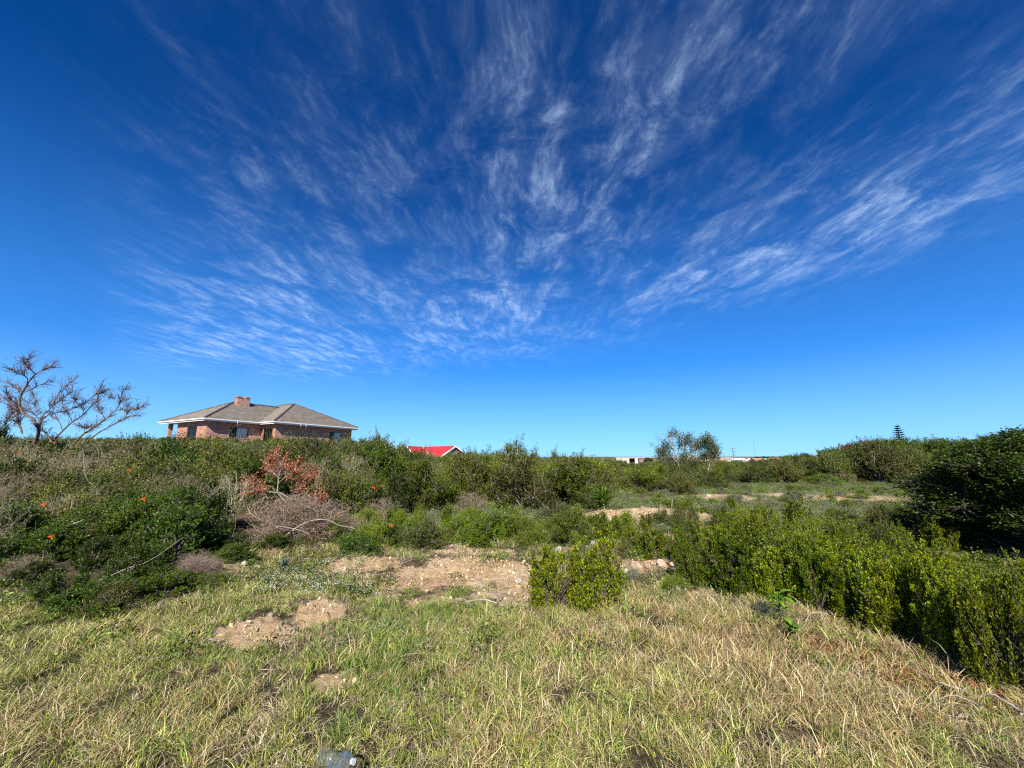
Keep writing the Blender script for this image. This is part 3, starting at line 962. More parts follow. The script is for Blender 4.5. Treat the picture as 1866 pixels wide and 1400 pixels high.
def window(name, axis, c, a0, a1, z0, z1, out, mull=(0.36,), transom=True, curt=(0.36, 1.0)):
    """bronze frame set into the opening, panes and a curtain behind"""
    e = link(name, None, house)
    def bx3(b, s0, s1, t0, t1, d0, d1):
        lo, hi = sorted((c - out * d0, c - out * d1))
        if axis == 'x': b.box((s0, lo, t0), (s1, hi, t1))
        else: b.box((lo, s0, t0), (hi, s1, t1))
    W_ = a1 - a0
    f = MB(); w_ = 0.055
    bx3(f, a0, a0 + w_, z0, z1, 0.06, 0.12); bx3(f, a1 - w_, a1, z0, z1, 0.06, 0.12)
    bx3(f, a0 + w_, a1 - w_, z0, z0 + w_, 0.06, 0.12); bx3(f, a0 + w_, a1 - w_, z1 - w_, z1, 0.06, 0.12)
    for q in mull:
        bx3(f, a0 + W_ * q - 0.03, a0 + W_ * q + 0.03, z0 + w_, z1 - w_, 0.057, 0.123)
    if transom:
        zt = z0 + (z1 - z0) * 0.55
        bx3(f, a0 + w_, a0 + W_ * mull[0] - 0.03, zt - 0.025, zt + 0.025, 0.063, 0.117)
    f.build('frame', M['frame'], e)
    ed = [0.0, *mull, 1.0]
    for i_ in range(len(ed) - 1):
        p = MB(); bx3(p, a0 + W_ * ed[i_] + 0.03, a0 + W_ * ed[i_ + 1] - 0.03, z0 + 0.04, z1 - 0.04, 0.086, 0.092); p.build('pane', M['glass'], e)
    s0, s1 = a0 + W_ * curt[0], a0 + W_ * curt[1]
    n_ = 40; v_, f_ = [], []
    for k in range(n_ + 1):
        s = s0 + (s1 - s0) * k / n_; dd = 0.15 + 0.015 * sin(k * 1.4)
        for z_ in (z0 - 0.05, z1 + 0.02):
            v_.append((s, c - out * dd, z_) if axis == 'x' else (c - out * dd, s, z_))
    for k in range(n_): f_.append((2 * k, 2 * k + 2, 2 * k + 3, 2 * k + 1))
    link('curtain', mesh_from('curtain', np.array(v_), np.array(f_), None, M['curtain']), e)
    if axis == 'x' and z0 > FZ + 0.3:
        sb = MB(); sb.box((a0 - 0.08, c + min(out * 0.05, 0), z0 - 0.09), (a1 + 0.08, c + 0.03, z0 - 0.003)); sb.build('sill', M['brick'], e)
    return e


window('window', 'x', WY, WX + 2.35, WX + 4.4, FZ + 0.92, FZ + 2.12, -1)
window('window', 'x', -2.88 + IN, 14.0, 15.9, FZ + 0.92, FZ + 2.1, -1)
window('glass_door', 'y', WX, WY + 2.1, WY + 4.3, FZ, FZ + 2.1, -1, mull=(0.6,), transom=False, curt=(0.0, 0.68))
window('glass_door', 'y', 5.88 + IN, -2.88 + IN + 0.55, -2.88 + IN + 2.45, FZ, FZ + 2.1, -1, mull=(0.35, 0.7), transom=False, curt=(0.0, 0.9))

# ------------------------------------------------------------------ red-roofed house beyond the thicket
def gable_house(name, x, y, z, L, W, hw, hr, rz, roofm, wallm, label, cat='house', over=0.4, barge=True, wins=0, group=None, loc_dz=0.0):
    e = link(name, None, loc=(x, y, z), rot=(0, 0, rz))
    tag(e, label, cat, group)
    b = MB()
    b.quad([(-L / 2, -W / 2, 0), (L / 2, -W / 2, 0), (L / 2, -W / 2, hw), (-L / 2, -W / 2, hw)])
    b.quad([(L / 2, W / 2, 0), (-L / 2, W / 2, 0), (-L / 2, W / 2, hw), (L / 2, W / 2, hw)])
    for s in (-1, 1):
        q = [(s * L / 2, -W / 2, 0), (s * L / 2, W / 2, 0), (s * L / 2, W / 2, hw), (s * L / 2, 0, hw + hr), (s * L / 2, -W / 2, hw)]
        b.quad(q if s > 0 else q[::-1])
    b.build('wall', wallm, e)
    r = MB(); lx, ly = L / 2 + over, W / 2 + over
    zl = hw - over * hr / (W / 2)
    for s in (-1, 1):
        p = [(-lx, s * ly, zl + 0.03), (lx, s * ly, zl + 0.03), (lx, 0, hw + hr + 0.03), (-lx, 0, hw + hr + 0.03)]
        r.quad(p if s < 0 else p[::-1])
        r.quad([(a, b_, c_ + 0.09) for a, b_, c_ in (p if s < 0 else p[::-1])])
    rr = r.build('roof', roofm, e)
    if barge:
        for s in (-1, 1):
            for t_ in (-1, 1):
                g = MB(); x0_ = s * lx
                a = np.array((x0_, t_ * ly, zl)); c_ = np.array((x0_, 0, hw + hr))
                g.quad([a + (0, 0, -0.12), c_ + (0, 0, -0.12), c_ + (0, 0, 0.16), a + (0, 0, 0.16)])
                g.quad([a + (-s * 0.05, 0, 0.16), c_ + (-s * 0.05, 0, 0.16), c_ + (-s * 0.05, 0, -0.12), a + (-s * 0.05, 0, -0.12)])
                g.quad([a + (0, 0, 0.16), c_ + (0, 0, 0.16), c_ + (-s * 0.05, 0, 0.16), a + (-s * 0.05, 0, 0.16)])
                g.build('barge_board', M['white'], rr)
    for k in range(wins):
        wx_ = -L / 2 + L * (k + 0.5) / wins
        f = MB(); f.box((wx_ - 0.5, -W / 2 - 0.04, hw * 0.4), (wx_ + 0.5, -W / 2 - 0.003, hw * 0.8))
        f.build('window', M['frame'], e)
    return e


def at(px, py, Y):
    a, b = ray(px, py)
    return a * Y, Y, CAM_Z + b * Y


rx_, ry_, rz_ = at(786, 811, 78)
gable_house('red_roof_house', rx_, ry_ + 2, rz_ - 5.65, 12.5, 8.5, 3.0, 2.3, radians(-38), M['red'], M['wall_dim'],
            'house with a bright red roof and white barge boards showing above the thicket', barge=True, wins=3)
gx_, gy_, gz_ = at(753, 812, 73)
o_ = gable_house('red_roof_wing', gx_ - 0.1, gy_ + 1.5, gz_ - 4.7, 4.5, 3.2, 3.0, 1.5, radians(70), M['red'], M['wall_far'],
                 'low red gable with white trim left of the long red roof', barge=True)

# ------------------------------------------------------------------ far shed, town, poles
sx_, sy_, sz_ = at(1142, 841, 230)
gb_z = float(H(sx_, sy_)) - 1
e = link('steel_shed', None, loc=(sx_, sy_, gb_z), rot=(0, 0, radians(-12)))
tag(e, 'long white metal shed with one dark open bay at the far edge of the scrub', 'shed')
top_ = CAM_Z + ray(1142, 834.5)[1] * 230 - gb_z
b = MB(); b.box((-6, 0, 0), (1.5, 9, top_)); b.box((4.6, 0, 0), (6.4, 9, top_)); b.box((1.5, 0, top_ - 0.35), (4.6, 9, top_)); b.box((1.5, 7, 0), (4.6, 7.2, top_ - 0.35)); b.build('wall', M['wall_far'], e)
b = MB(); b.box((-6.3, -0.3, top_ + 0.003), (6.7, 9.3, top_ + 0.22)); b.build('roof', M['zinc'], e)
b = MB(); b.box((1.6, 3, 0), (4.5, 3.1, top_ - 0.4)); b.build('inner_wall', M['inside'], e)  # near-black panel paints the shade inside the open bay
e = link('farm_shed', None, loc=(at(1190, 838, 300)[0], 300, float(H(at(1190, 838, 300)[0], 300)) - 1.5), rot=(0, 0, 0.1))
tag(e, 'low brown roofed barn right of the white metal shed on the horizon', 'barn')
hh = CAM_Z + ray(1190, 832.5)[1] * 300 - e.location.z
b = MB(); b.box((-11, 0, 0), (22, 8, hh - 1.2)); b.build('wall', M['wall_dim'], e)
b = MB(); b.quad([(-12, -0.5, hh - 1.2), (23, -0.5, hh - 1.2), (21, 4, hh), (-10, 4, hh)]); b.quad([(23, 8.5, hh - 1.2), (-12, 8.5, hh - 1.2), (-10, 4, hh), (21, 4, hh)])
b.quad([(-12, 8.5, hh - 1.2), (-12, -0.5, hh - 1.2), (-10, 4, hh)]); b.quad([(23, -0.5, hh - 1.2), (23, 8.5, hh - 1.2), (21, 4, hh)]); b.build('roof', M['grey_far'], e)

TOWN = [  # px, top py, distance, length, depth, roof, wall, label
    (1222, 835, 330, 10, 'grey_far', 'wall_far', 'pale cottage just left of the tall thin tree on the horizon'),
    (1262, 834, 340, 10, 'tile_far', 'wall_far', 'orange roofed cottage glimpsed under the crown of the thin tree'),
    (1285, 835, 300, 9, 'zinc', 'wall_far', 'white roofed house seen between the thin tree trunks'),
    (1303, 836, 320, 11, 'tile_far', 'wall_far', 'terracotta roofed house just right of the thin tree'),
    (1322, 834, 380, 13, 'grey_far', 'wall_far', 'grey roofed house left of the wooden power pole'),
    (1345, 835, 340, 9, 'zinc', 'wall_far', 'small white gabled house at the foot of the wooden power pole'),
    (1362, 834, 400, 14, 'tile_far', 'wall_far', 'long terracotta roof left of the tall thin mast'),
    (1380, 835.5, 300, 8, 'tile_far', 'wall_far', 'small orange roofed house at the foot of the thin mast'),
    (1400, 836, 260, 8, 'zinc', 'wall_far', 'cream gabled house nearest of the horizon row'),
    (1418, 834.5, 380, 14, 'tile_far', 'wall_far', 'broad brown roofed house below the dark trees on the horizon'),
    (1440, 834.5, 360, 12, 'grey_far', 'wall_far', 'grey roofed house right of the broad brown roof'),
    (1462, 834.5, 380, 12, 'tile_far', 'wall_far', 'rightmost terracotta roof of the horizon row'),
]
for k, (px, py, Y_, L_, rm, wm, lab) in enumerate(TOWN):
    x_, _, z_ = at(px, py, Y_)
    g_ = float(H(x_, Y_)) - 1.0
    hh = max(z_ - g_, 2.2)
    gable_house('far_house', x_, Y_, g_, L_, 7, hh * 0.6, hh * 0.4, (0.3, -0.5, 1.2, 0.1)[k % 4], M[rm], M[wm], lab, barge=False, wins=2, group='houses on the horizon')


def pole(name, px, ptop, Y_, r_, label, cat, arms=0, mat='pole', lattice=False):
    x_, _, z_ = at(px, ptop, Y_)
    g_ = float(H(x_, Y_)) - 0.3
    e = link(name, None, loc=(x_, Y_, g_)); tag(e, label, cat)
    h_ = z_ - g_
    b = MB(); b.tube([(0, 0, 0), (0, 0, h_)], [r_, r_ * 0.7], 8); b.build('post', M[mat], e)
    for k in range(arms):
        b = MB(); zz = h_ - 0.5 - k * 1.3
        b.box((-1.3 + 0.3 * k, -r_ - 0.12, zz), (1.3 - 0.3 * k, -r_ - 0.003, zz + 0.14))
        for s in (-1, -0.4, 0.4, 1): b.tube([(s * 1.1, -r_ - 0.06, zz + 0.14), (s * 1.1, -r_ - 0.06, zz + 0.34)], 0.05, 6)
        b.build('crossarm', M[mat], e)
    if lattice:
        b = MB(); b.box((-0.6, -0.4, h_ - 1.4), (0.6, 0.4, h_ - 1.0)); b.build('antenna', M[mat], e)
    return e


pole('power_pole', 1335, 816, 160, 0.16, 'tall dark wooden power pole on the horizon right of the thin tree', 'pole', arms=3)
pole('radio_mast', 1373, 804, 420, 0.17, 'very thin pale radio mast on the horizon, tallest of the poles', 'mast', lattice=True, mat='pole')
pole('utility_pole', 1319, 829, 300, 0.16, 'short thin pole left of the tall power pole', 'pole', arms=1)
pole('utility_pole', 1435, 830, 300, 0.16, 'short thin pole above the roofs at the right of the horizon row', 'pole', arms=1)
pole('wooden_post', 1528, 808, 34, 0.09, 'grey weathered post standing among the bushes left of the rust topped bushes', 'post', arms=0)
for (px, Y_, w_, tp, lab) in [(1168, 330, 5, 831.5, 'tiny dark round tree beside the brown barn on the horizon'), (1183, 280, 12, 833, 'dark clump of low trees in front of the brown barn'),
                              (1380, 420, 16, 832, 'leftmost dark rounded tree on the horizon right of the mast'), (1393, 430, 20, 831, 'widest dark rounded tree on the horizon right of the mast'),
                              (1408, 420, 14, 831.5, 'greyish rounded tree between the dark ones on the horizon'), (1422, 430, 12, 831.5, 'small dark tree on the horizon beside a gap in the row'),
                              (1430, 420, 9, 833, 'rightmost small dark tree on the horizon row')]:
    x_, _, z_ = at(px, tp, Y_)
    g_ = float(H(x_, Y_)) - 0.5
    e = link('far_tree', None, loc=(x_, Y_, g_), rot=(0, 0, px), scale=(w_ / 1.4, w_ / 1.4, (z_ - g_) / 0.98)); tag(e, lab, 'tree', 'trees on the horizon')
    fo, st_ = KIND['dark'][px % 4]
    link('crown', fo, e); link('trunk', st_, e)
b = MB(); x_, y_, z_ = at(1370, 845, 330)

# ------------------------------------------------------------------ masses of scrub
def heights(pts, top=None):
    return None


# left bank, rising towards the house
PL = [(-9, 4.7), (-6.0, 4.75), (-4.1, 4.4), (-3.55, 4.9), (-4.4, 6.7), (-5.2, 7.6), (-5.0, 9.6), (-3.9, 12.2), (-3.0, 13.2), (-4, 20), (-5, 30), (-14, 40), (-30, 41), (-60, 40), (-60, 14), (-20, 3)]
p = poly_points(PL, 0.54)
d_ = p[:, 1]
keep = rng.uniform(0, 1, len(p)) < np.clip(1.3 - (d_ - 8) / 26, 0.25, 1)
p = p[keep]; d_ = p[:, 1]
hcap = 0.42 + 0.19 * (d_ - 4.5) + 0.12 * np.clip(-p[:, 0] - 10, 0, 10) * 0.3
hmax = np.where(p[:, 0] / d_ > -0.5, np.clip(CAM_Z + 0.04 * d_ - H(p[:, 0], d_), 0.5, 3), np.clip(CAM_Z + np.where(p[:, 0] / d_ < -1.08, 0.05, 0.041) * d_ - H(p[:, 0], d_), 0.45, 2.6))
rr_ = p[:, 0] / d_
tp_ = np.interp(rr_, [-0.42, -0.3, -0.27, -0.15, -0.1], [0.06, 0.05, 0.012, 0.012, 0.02])
hmax = np.minimum(hmax, np.where(rr_ > -0.42, np.clip(CAM_Z + tp_ * d_ - H(p[:, 0], d_), 0.4, 3), 9))
hmax = np.where((np.abs(rr_ + 0.6) < 0.17) & (d_ < 10.4), 0.32, hmax)
hs = np.minimum(hcap, hmax) * np.where(rng.uniform(0, 1, len(p)) < 0.12, 1.12, rng.uniform(0.5, 1.0, len(p)))
ws = np.clip(hs * rng.uniform(0.9, 1.4, len(p)), 0.6, 2.2)
sel = fbm(p[:, 0] * 0.45, p[:, 1] * 0.45, 77) + rng.normal(size=len(p)) * 0.1
nearL = p[:, 1] < 7.5
k1 = (sel < 0.37) | (nearL & (sel < 0.5)); k2 = ~k1 & (sel < 0.54); k3 = ~k1 & ~k2
k3n = (k3 & (rng.uniform(0, 1, len(p)) < 0.6)) | (rng.uniform(0, 1, len(p)) < 0.08)
k1 = k1 & ~k3n; k2 = k2 & ~k3n
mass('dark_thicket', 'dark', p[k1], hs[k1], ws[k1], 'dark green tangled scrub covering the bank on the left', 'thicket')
mass('olive_thicket', 'olive', p[k2 | (k3 & ~k3n)], hs[k2 | (k3 & ~k3n)], ws[k2 | (k3 & ~k3n)], 'olive scrub growing through the left bank up to the brick house', 'thicket')
mass('twiggy_thicket', 'dry', p[k3n], hs[k3n] * 1.05, ws[k3n], 'grey leafless twigs tangled through the left bank', 'thicket')

# middle thicket and the band behind the clearing
PM = [(-3.0, 13.6), (3.2, 14.4), (4.4, 17), (6.0, 23.2), (12, 24), (18, 23.5), (21, 21.5), (26, 20), (30, 22), (70, 30), (90, 70), (0, 72), (-12, 60), (-12, 42), (-4.5, 30)]
p = poly_points(PM, 1.1)
keep = rng.uniform(0, 1, len(p)) < np.clip(1.35 - (p[:, 1] - 15) / 28, 0.22, 1)
p = p[keep]; d_ = p[:, 1]; ratio = p[:, 0] / d_
gr = H(p[:, 0], p[:, 1])
topr = np.where(ratio < 0.17, np.interp(ratio, [-0.4, -0.3, -0.27, -0.15, -0.12, -0.05, 0.17], [0.05, 0.04, 0.01, 0.01, 0.012, 0.014, 0.004]), np.interp(ratio, [0.17, 0.3, 0.62, 0.78, 0.95, 1.15], [0.004, -0.006, -0.004, 0.018, 0.052, 0.05]))
hmax = np.clip(CAM_Z + topr * d_ - gr, 0.5, 3.6)
hs = hmax * np.where(rng.uniform(0, 1, len(p)) < 0.12, 1.02, rng.uniform(0.4, 0.9, len(p)))
ws = np.clip(hs * rng.uniform(0.9, 1.5, len(p)), 0.9, 3.2)
sel = fbm(p[:, 0] * 0.3, p[:, 1] * 0.3, 91) + rng.normal(size=len(p)) * 0.09
right = ratio > 0.62
k1 = (sel < 0.44) & ~right; k2 = (sel >= 0.44) & (sel < 0.56) & ~right | (right & (sel > 0.62)); k3 = (sel >= 0.56) & ~right; k4 = right & (sel <= 0.62)
mass('fresh_thicket', 'fresh', p[k1], hs[k1], ws[k1], 'fresh green scrub in the thicket behind the clearing', 'thicket')
mass('mid_thicket', 'olive', p[k2 | k3], hs[k2 | k3], ws[k2 | k3], 'olive green scrub stretching back to the horizon behind the clearing', 'thicket')
mass('far_dark_thicket', 'dark', p[k4], hs[k4], ws[k4], 'dark evergreen scrub on the low rise at the right', 'thicket')

# behind the hedge on the right
PR = [(2.7, 5.6), (3.3, 4.4), (4.3, 3.4), (5.8, 2.5), (9, 1.6), (11, 4.0), (7.2, 5.6), (5.0, 6.7), (3.6, 6.6)]
p = poly_points(PR, 0.46)
hs = (0.66 + 0.22 * smooth((p[:, 0] - 3) / 3)) * rng.uniform(0.55, 1.25, len(p)); ws = rng.uniform(0.55, 0.85, len(p))
hs = np.minimum(hs, np.clip(CAM_Z - 0.02 + np.interp(p[:, 0] / p[:, 1], [0.6, 0.7, 0.85, 0.95, 1.07, 1.3], [-0.12, -0.105, -0.13, -0.16, -0.225, -0.27]) * p[:, 1] - H(p[:, 0], p[:, 1]), 0.22, 2))
q_ = rng.uniform(0, 1, len(p)) < 0.72
mass('hedge_undergrowth', 'fresh', p[~q_], hs[~q_], ws[~q_], 'leafy green growth between the upright bushes of the hedge', 'thicket')
mass('hedge_mass', 'upright', p[q_], hs[q_], ws[q_], 'bright green upright growth filling the hedge on the right', 'thicket')
PR2 = [(7.5, 6.5), (12, 4.5), (18, 6), (22, 14), (14, 12), (9.5, 10), (6.8, 8.2)]
p = poly_points(PR2, 0.6)
hs = rng.uniform(0.35, 0.8, len(p)); ws = rng.uniform(0.6, 1.0, len(p))
mass('shade_thicket', 'olive', p, hs, ws, 'mixed olive undergrowth round the big dark bush on the right', 'thicket')

# loose low scrub between the bare earth, the hedge and the clearing
PC = [(1.5, 6.3), (2.9, 5.9), (3.5, 6.9), (4.9, 8.0), (6.5, 10), (6, 12), (3.0, 10.8), (1.2, 9.6), (-2.6, 10.6), (-4.0, 10.4), (-4.2, 8.2), (-2.6, 7.5), (0.3, 7.5)]
p = poly_points(PC, 0.62)
b_ = bare(p[:, 0], p[:, 1])
p = p[rng.uniform(0, 1, len(p)) < np.clip(1.15 - b_ * 0.9, 0.1, 1)]
hs = rng.uniform(0.2, 0.6, len(p)) * np.where(p[:, 0] > 3, 1.1, 0.95); ws = rng.uniform(0.35, 0.75, len(p))
c_ = rng.uniform(0, 1, len(p))
mass('low_fresh_scrub', 'fresh', p[c_ < 0.4], hs[c_ < 0.4], ws[c_ < 0.4], 'low green scrub scattered behind the sandy ground', 'undergrowth')
q_ = (c_ >= 0.4) & (c_ < 0.68)
mass('low_upright_scrub', 'upright', p[q_], hs[q_] * 1.1, ws[q_] * 0.8, 'small upright bushes scattered behind the sandy ground', 'undergrowth')
q_ = (c_ >= 0.68) & (c_ < 0.86)
mass('low_grey_scrub', 'grey', p[q_], hs[q_] * 0.7, ws[q_], 'silvery low scrub scattered behind the sandy ground', 'undergrowth')
q_ = c_ >= 0.86
mass('low_olive_scrub', 'olive', p[q_], hs[q_], ws[q_], 'olive low scrub scattered behind the sandy ground', 'undergrowth')
PK = [(5.5, 9.2), (13, 9.5), (20, 16), (19, 20), (8, 21.5), (5.5, 18), (3.8, 14)]
p = poly_points(PK, 1.5); hs = rng.uniform(0.15, 0.42, len(p)); ws = rng.uniform(0.4, 0.9, len(p)); c_ = rng.uniform(0, 1, len(p))
mass('clearing_grey_scrub', 'grey', p[c_ < 0.6], hs[c_ < 0.6], ws[c_ < 0.6], 'silvery cushions dotted over the clearing', 'undergrowth')
mass('clearing_green_scrub', 'fresh', p[c_ >= 0.6], hs[c_ >= 0.6], ws[c_ >= 0.6], 'green cushions dotted over the clearing', 'undergrowth')

# ------------------------------------------------------------------ single bushes
def bush(kind, px, base, top, wpx, label, Y_=None, cat='bush', name='bush', group=None, wmul=1.0, zoff=0.0):
    """base: pixel row of the foot, or Y_ the distance in metres where the foot is hidden"""
    if Y_ is None:
        x_, y_ = gp(px, base)
        y_ += wpx / 701 * y_ * 0.35
        x_ = ray(px, base)[0] * y_
    else:
        y_ = Y_; a, b_ = ray(px, top); x_ = a * y_
    g_ = float(H(x_, y_))
    h_ = max(CAM_Z + ray(px, top)[1] * y_ - g_, 0.25)
    w_ = wpx / 701 * y_ / math.sqrt(1 + (x_ / y_) ** 2) * 1.05 * wmul
    PLACED.append((x_, y_, g_, h_, w_))
    e = plant(name, kind, x_, y_, h_, w_, label, cat, group)
    PLACED_O.append(e)
    return e


PLACED, PLACED_O = [], []
HG = 'bright green upright bushes of the hedge on the right'
hedge = [
    (1345, 1098, 960, 130, 'upright bright bush at the left end of the hedge, next to the sandy patch', None),
    (1262, 1072, 985, 85, 'slim bright bush standing just left of the hedge end', None),
    (1425, 1108, 985, 130, 'green bush of the hedge behind the broad leaved weed', None),
    (1505, 1140, 985, 130, 'hedge bush with a thin grass stem arching out of it', None),
    (1590, 1165, 990, 140, 'hedge bush with yellow tipped shoots hanging at its front', None),
    (1672, 1195, 1000, 150, 'tall hedge bush with a dark hollow at its foot', None),
    (1760, 1240, 1010, 170, 'hedge bush with rust coloured dead leaves under its front edge', None),
    (1850, 1300, 1025, 190, 'largest hedge bush, cut by the right edge of the picture', None),
    (1360, None, 925, 110, 'bright rounded top left of two at the back of the hedge', 6.9),
    (1440, None, 913, 130, 'highest bright green bush at the back of the hedge', 7.2),
    (1560, None, 985, 110, 'bush in the second row of the hedge left of the shaded gap', 5.3),
    (1630, None, 955, 100, 'dark based green bush behind the hedge, below the pale clearing', 6.8),
    (1700, None, 950, 100, 'green bush behind the hedge touching the shade of the big dark bush', 7.0),
    (1300, None, 948, 80, 'narrow olive tinged bush at the back left of the hedge', 6.9),
]
for px, ba, to, wp, lab, Y_ in hedge:
    bush('upright', px, ba, to, wp, lab, Y_, group=HG)
MIDG = 'low green bushes round the bare sandy ground'
for kind, px, ba, to, wp, lab in [
    ('upright', 1012, 1122, 985, 105, 'left half of the upright bush pair standing alone before the bare sand'),
    ('upright', 1090, 1126, 975, 120, 'right half of the upright bush pair standing alone before the bare sand'),
    ('fresh', 880, 990, 925, 130, 'light green leafy bush just behind the pink sandy mound'),
    ('fresh', 835, 992, 935, 80, 'small light green bush at the left of the sandy mound'),
    ('fresh', 940, 985, 930, 90, 'green bush behind the right end of the sandy mound'),
    ('olive', 770, 1005, 940, 90, 'grey green weedy bush left above the sandy mound'),
    ('dark', 705, 1000, 950, 90, 'low dark leafy clump right of the brush pile'),
    ('dark', 650, 1015, 962, 80, 'low dark leafy clump at the foot of the brush pile'),
    ('fresh', 1045, 1000, 925, 95, 'green bush left of the small stony path, behind the upright pair'),
    ('upright', 1110, 990, 930, 70, 'slender upright bush between the stones and the upright pair'),
    ('upright', 1190, 1022, 948, 80, 'compact dark green upright bush in the middle of the stony ground'),
    ('upright', 1245, 1030, 960, 60, 'narrow bush touching the right side of the compact dark one'),
    ('fresh', 1230, 1085, 1040, 60, 'low spreading green plant on the stony ground before the hedge'),
    ('grey', 1155, 1068, 1030, 50, 'small grey green plant beside the upright bush pair'),
    ('grey', 1410, 1150, 1085, 100, 'low blue grey bush at the grassy foot of the hedge'),
    ('dark', 500, 1010, 968, 90, 'low dark leafy clump under the left side of the brush pile'),
    ('dark', 430, 1030, 985, 80, 'dark leafy clump above the pale tree stump stones'),
    ('fresh', 880, 985, 955, 40, 'tiny bright shoot on top of the sandy mound edge'),
    ('olive', 1010, 960, 905, 70, 'dull olive bush in front of the strappy leaved plant'),
    ('grey', 1340, 925, 895, 60, 'silvery low bush in the middle of the clearing'),
    ('grey', 1450, 915, 890, 70, 'silvery low bush on the sandy strip of the clearing'),
    ('dark', 1445, 908, 893, 38, 'small dark green cushion at the centre of the clearing'),
    ('olive', 1210, 960, 925, 50, 'thin straggly bush beside the pink earth in the clearing'),
    ('fresh', 1310, 1000, 930, 60, 'slim green bush left behind the hedge'),
    ('olive', 1540, 960, 925, 70, 'brownish dry looking bush between hedge and clearing'),
]:
    bush(kind, px, ba, to, wp, lab, group=MIDG, cat='bush')
TG = 'larger bushes of the thicket across the middle'
for kind, px, to, wp, Y_, lab in [
    ('fresh', 770, 834, 120, 13.0, 'tall green bush left in the middle thicket, below the red roof'),
    ('olive', 850, 814, 110, 15.0, 'olive bush right of the red roof in the middle thicket'),
    ('olive', 950, 826, 130, 12.8, 'dense dark olive bush with a shaded foot at the centre of the thicket'),
    ('olive', 935, 798, 120, 18.5, 'tallest domed olive bush on the skyline at the centre'),
    ('fresh', 1045, 830, 125, 13.4, 'rounded bright green bush right of the shaded dark olive one'),
    ('fresh', 1075, 880, 80, 12.6, 'bright green shoots low at the right end of the middle thicket'),
    ('olive', 1010, 814, 34, 21, 'small bare stemmed bush poking above the skyline right of centre'),
    ('dark', 720, 858, 100, 11.8, 'dark green bush above the grey dead twigs in the middle'),
    ('dry', 700, 900, 90, 10.8, 'grey dead twiggy bush below the middle thicket'),
    ('dry', 860, 890, 80, 12.4, 'brown twiggy bush between the green ones of the thicket'),
    ('olive', 1245, 842, 75, 19.5, 'dark narrow bush standing under the thin pale tree'),
    ('fresh', 1165, 855, 110, 20.5, 'bright green bush left of the thin pale tree'),
    ('olive', 1110, 838, 80, 21, 'olive bush at the left start of the clearing edge'),
    ('fresh', 1300, 852, 70, 21, 'green bush right below the thin pale tree'),
    ('olive', 1370, 846, 80, 24, 'greyish olive bush at the back of the clearing'),
    ('fresh', 1430, 850, 70, 24, 'green bush at the back of the clearing, centre right'),
    ('fresh', 1500, 862, 80, 22, 'bright green low bush in front of the dark rise'),
    ('dark', 1560, 838, 130, 24, 'broad dark bush on the left flank of the low rise'),
    ('dark', 1640, 832, 130, 23, 'broad dark bush at the front of the low rise'),
    ('dark', 1590, 806, 110, 28, 'dark bush on top of the low rise below the conifer'),
    ('dark', 1665, 806, 90, 27, 'dark bush on the rise touching the big dark bush'),
    ('olive', 1500, 826, 90, 27, 'olive bush where the rise drops to the horizon'),
    ('olive', 1240, 856, 62, 17.0, 'dark olive bush standing right in front of the thin pale tree'),
    ('olive', 1205, 875, 60, 18.5, 'low brownish bush at the foot of the thin pale tree'),
    ('dry', 1530, 855, 70, 23, 'pale leafless twiggy bush in front of the low rise'),
    ('dry', 1650, 806, 60, 24.5, 'pale bare twiggy bush on the crest of the low rise'),
    ('olive', 590, 822, 120, 14.5, 'olive bush behind the russet dead branches'),
    ('fresh', 640, 838, 100, 13, 'bright green bush right of the russet dead branches'),
    ('olive', 690, 784, 80, 19, 'loose airy bush on the skyline right of the brick house'),
    ('olive', 640, 795, 90, 21, 'olive bush covering the right end of the brick house'),
    ('olive', 560, 802, 110, 20, 'olive bush below the right wing of the brick house'),
    ('dark', 462, 797, 100, 17, 'dark dense bush below the brick house window'),
    ('fresh', 388, 796, 90, 18, 'bright green bush below the left corner of the brick house'),
    ('dark', 318, 793, 60, 18, 'dark bush below the left end of the house roof'),
    ('dark', 265, 785, 90, 16.5, 'pointed green bush on the skyline left of the brick house'),
    ('dark', 205, 800, 70, 16, 'sprawling dark bush behind the right branches of the bare tree'),
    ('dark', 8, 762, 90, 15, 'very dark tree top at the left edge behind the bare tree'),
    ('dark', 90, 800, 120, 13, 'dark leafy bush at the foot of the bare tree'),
]:
    bush(kind, px, None, to, wp, lab, Y_, group=TG)
LG = 'bushes on the left bank'
leftb = []
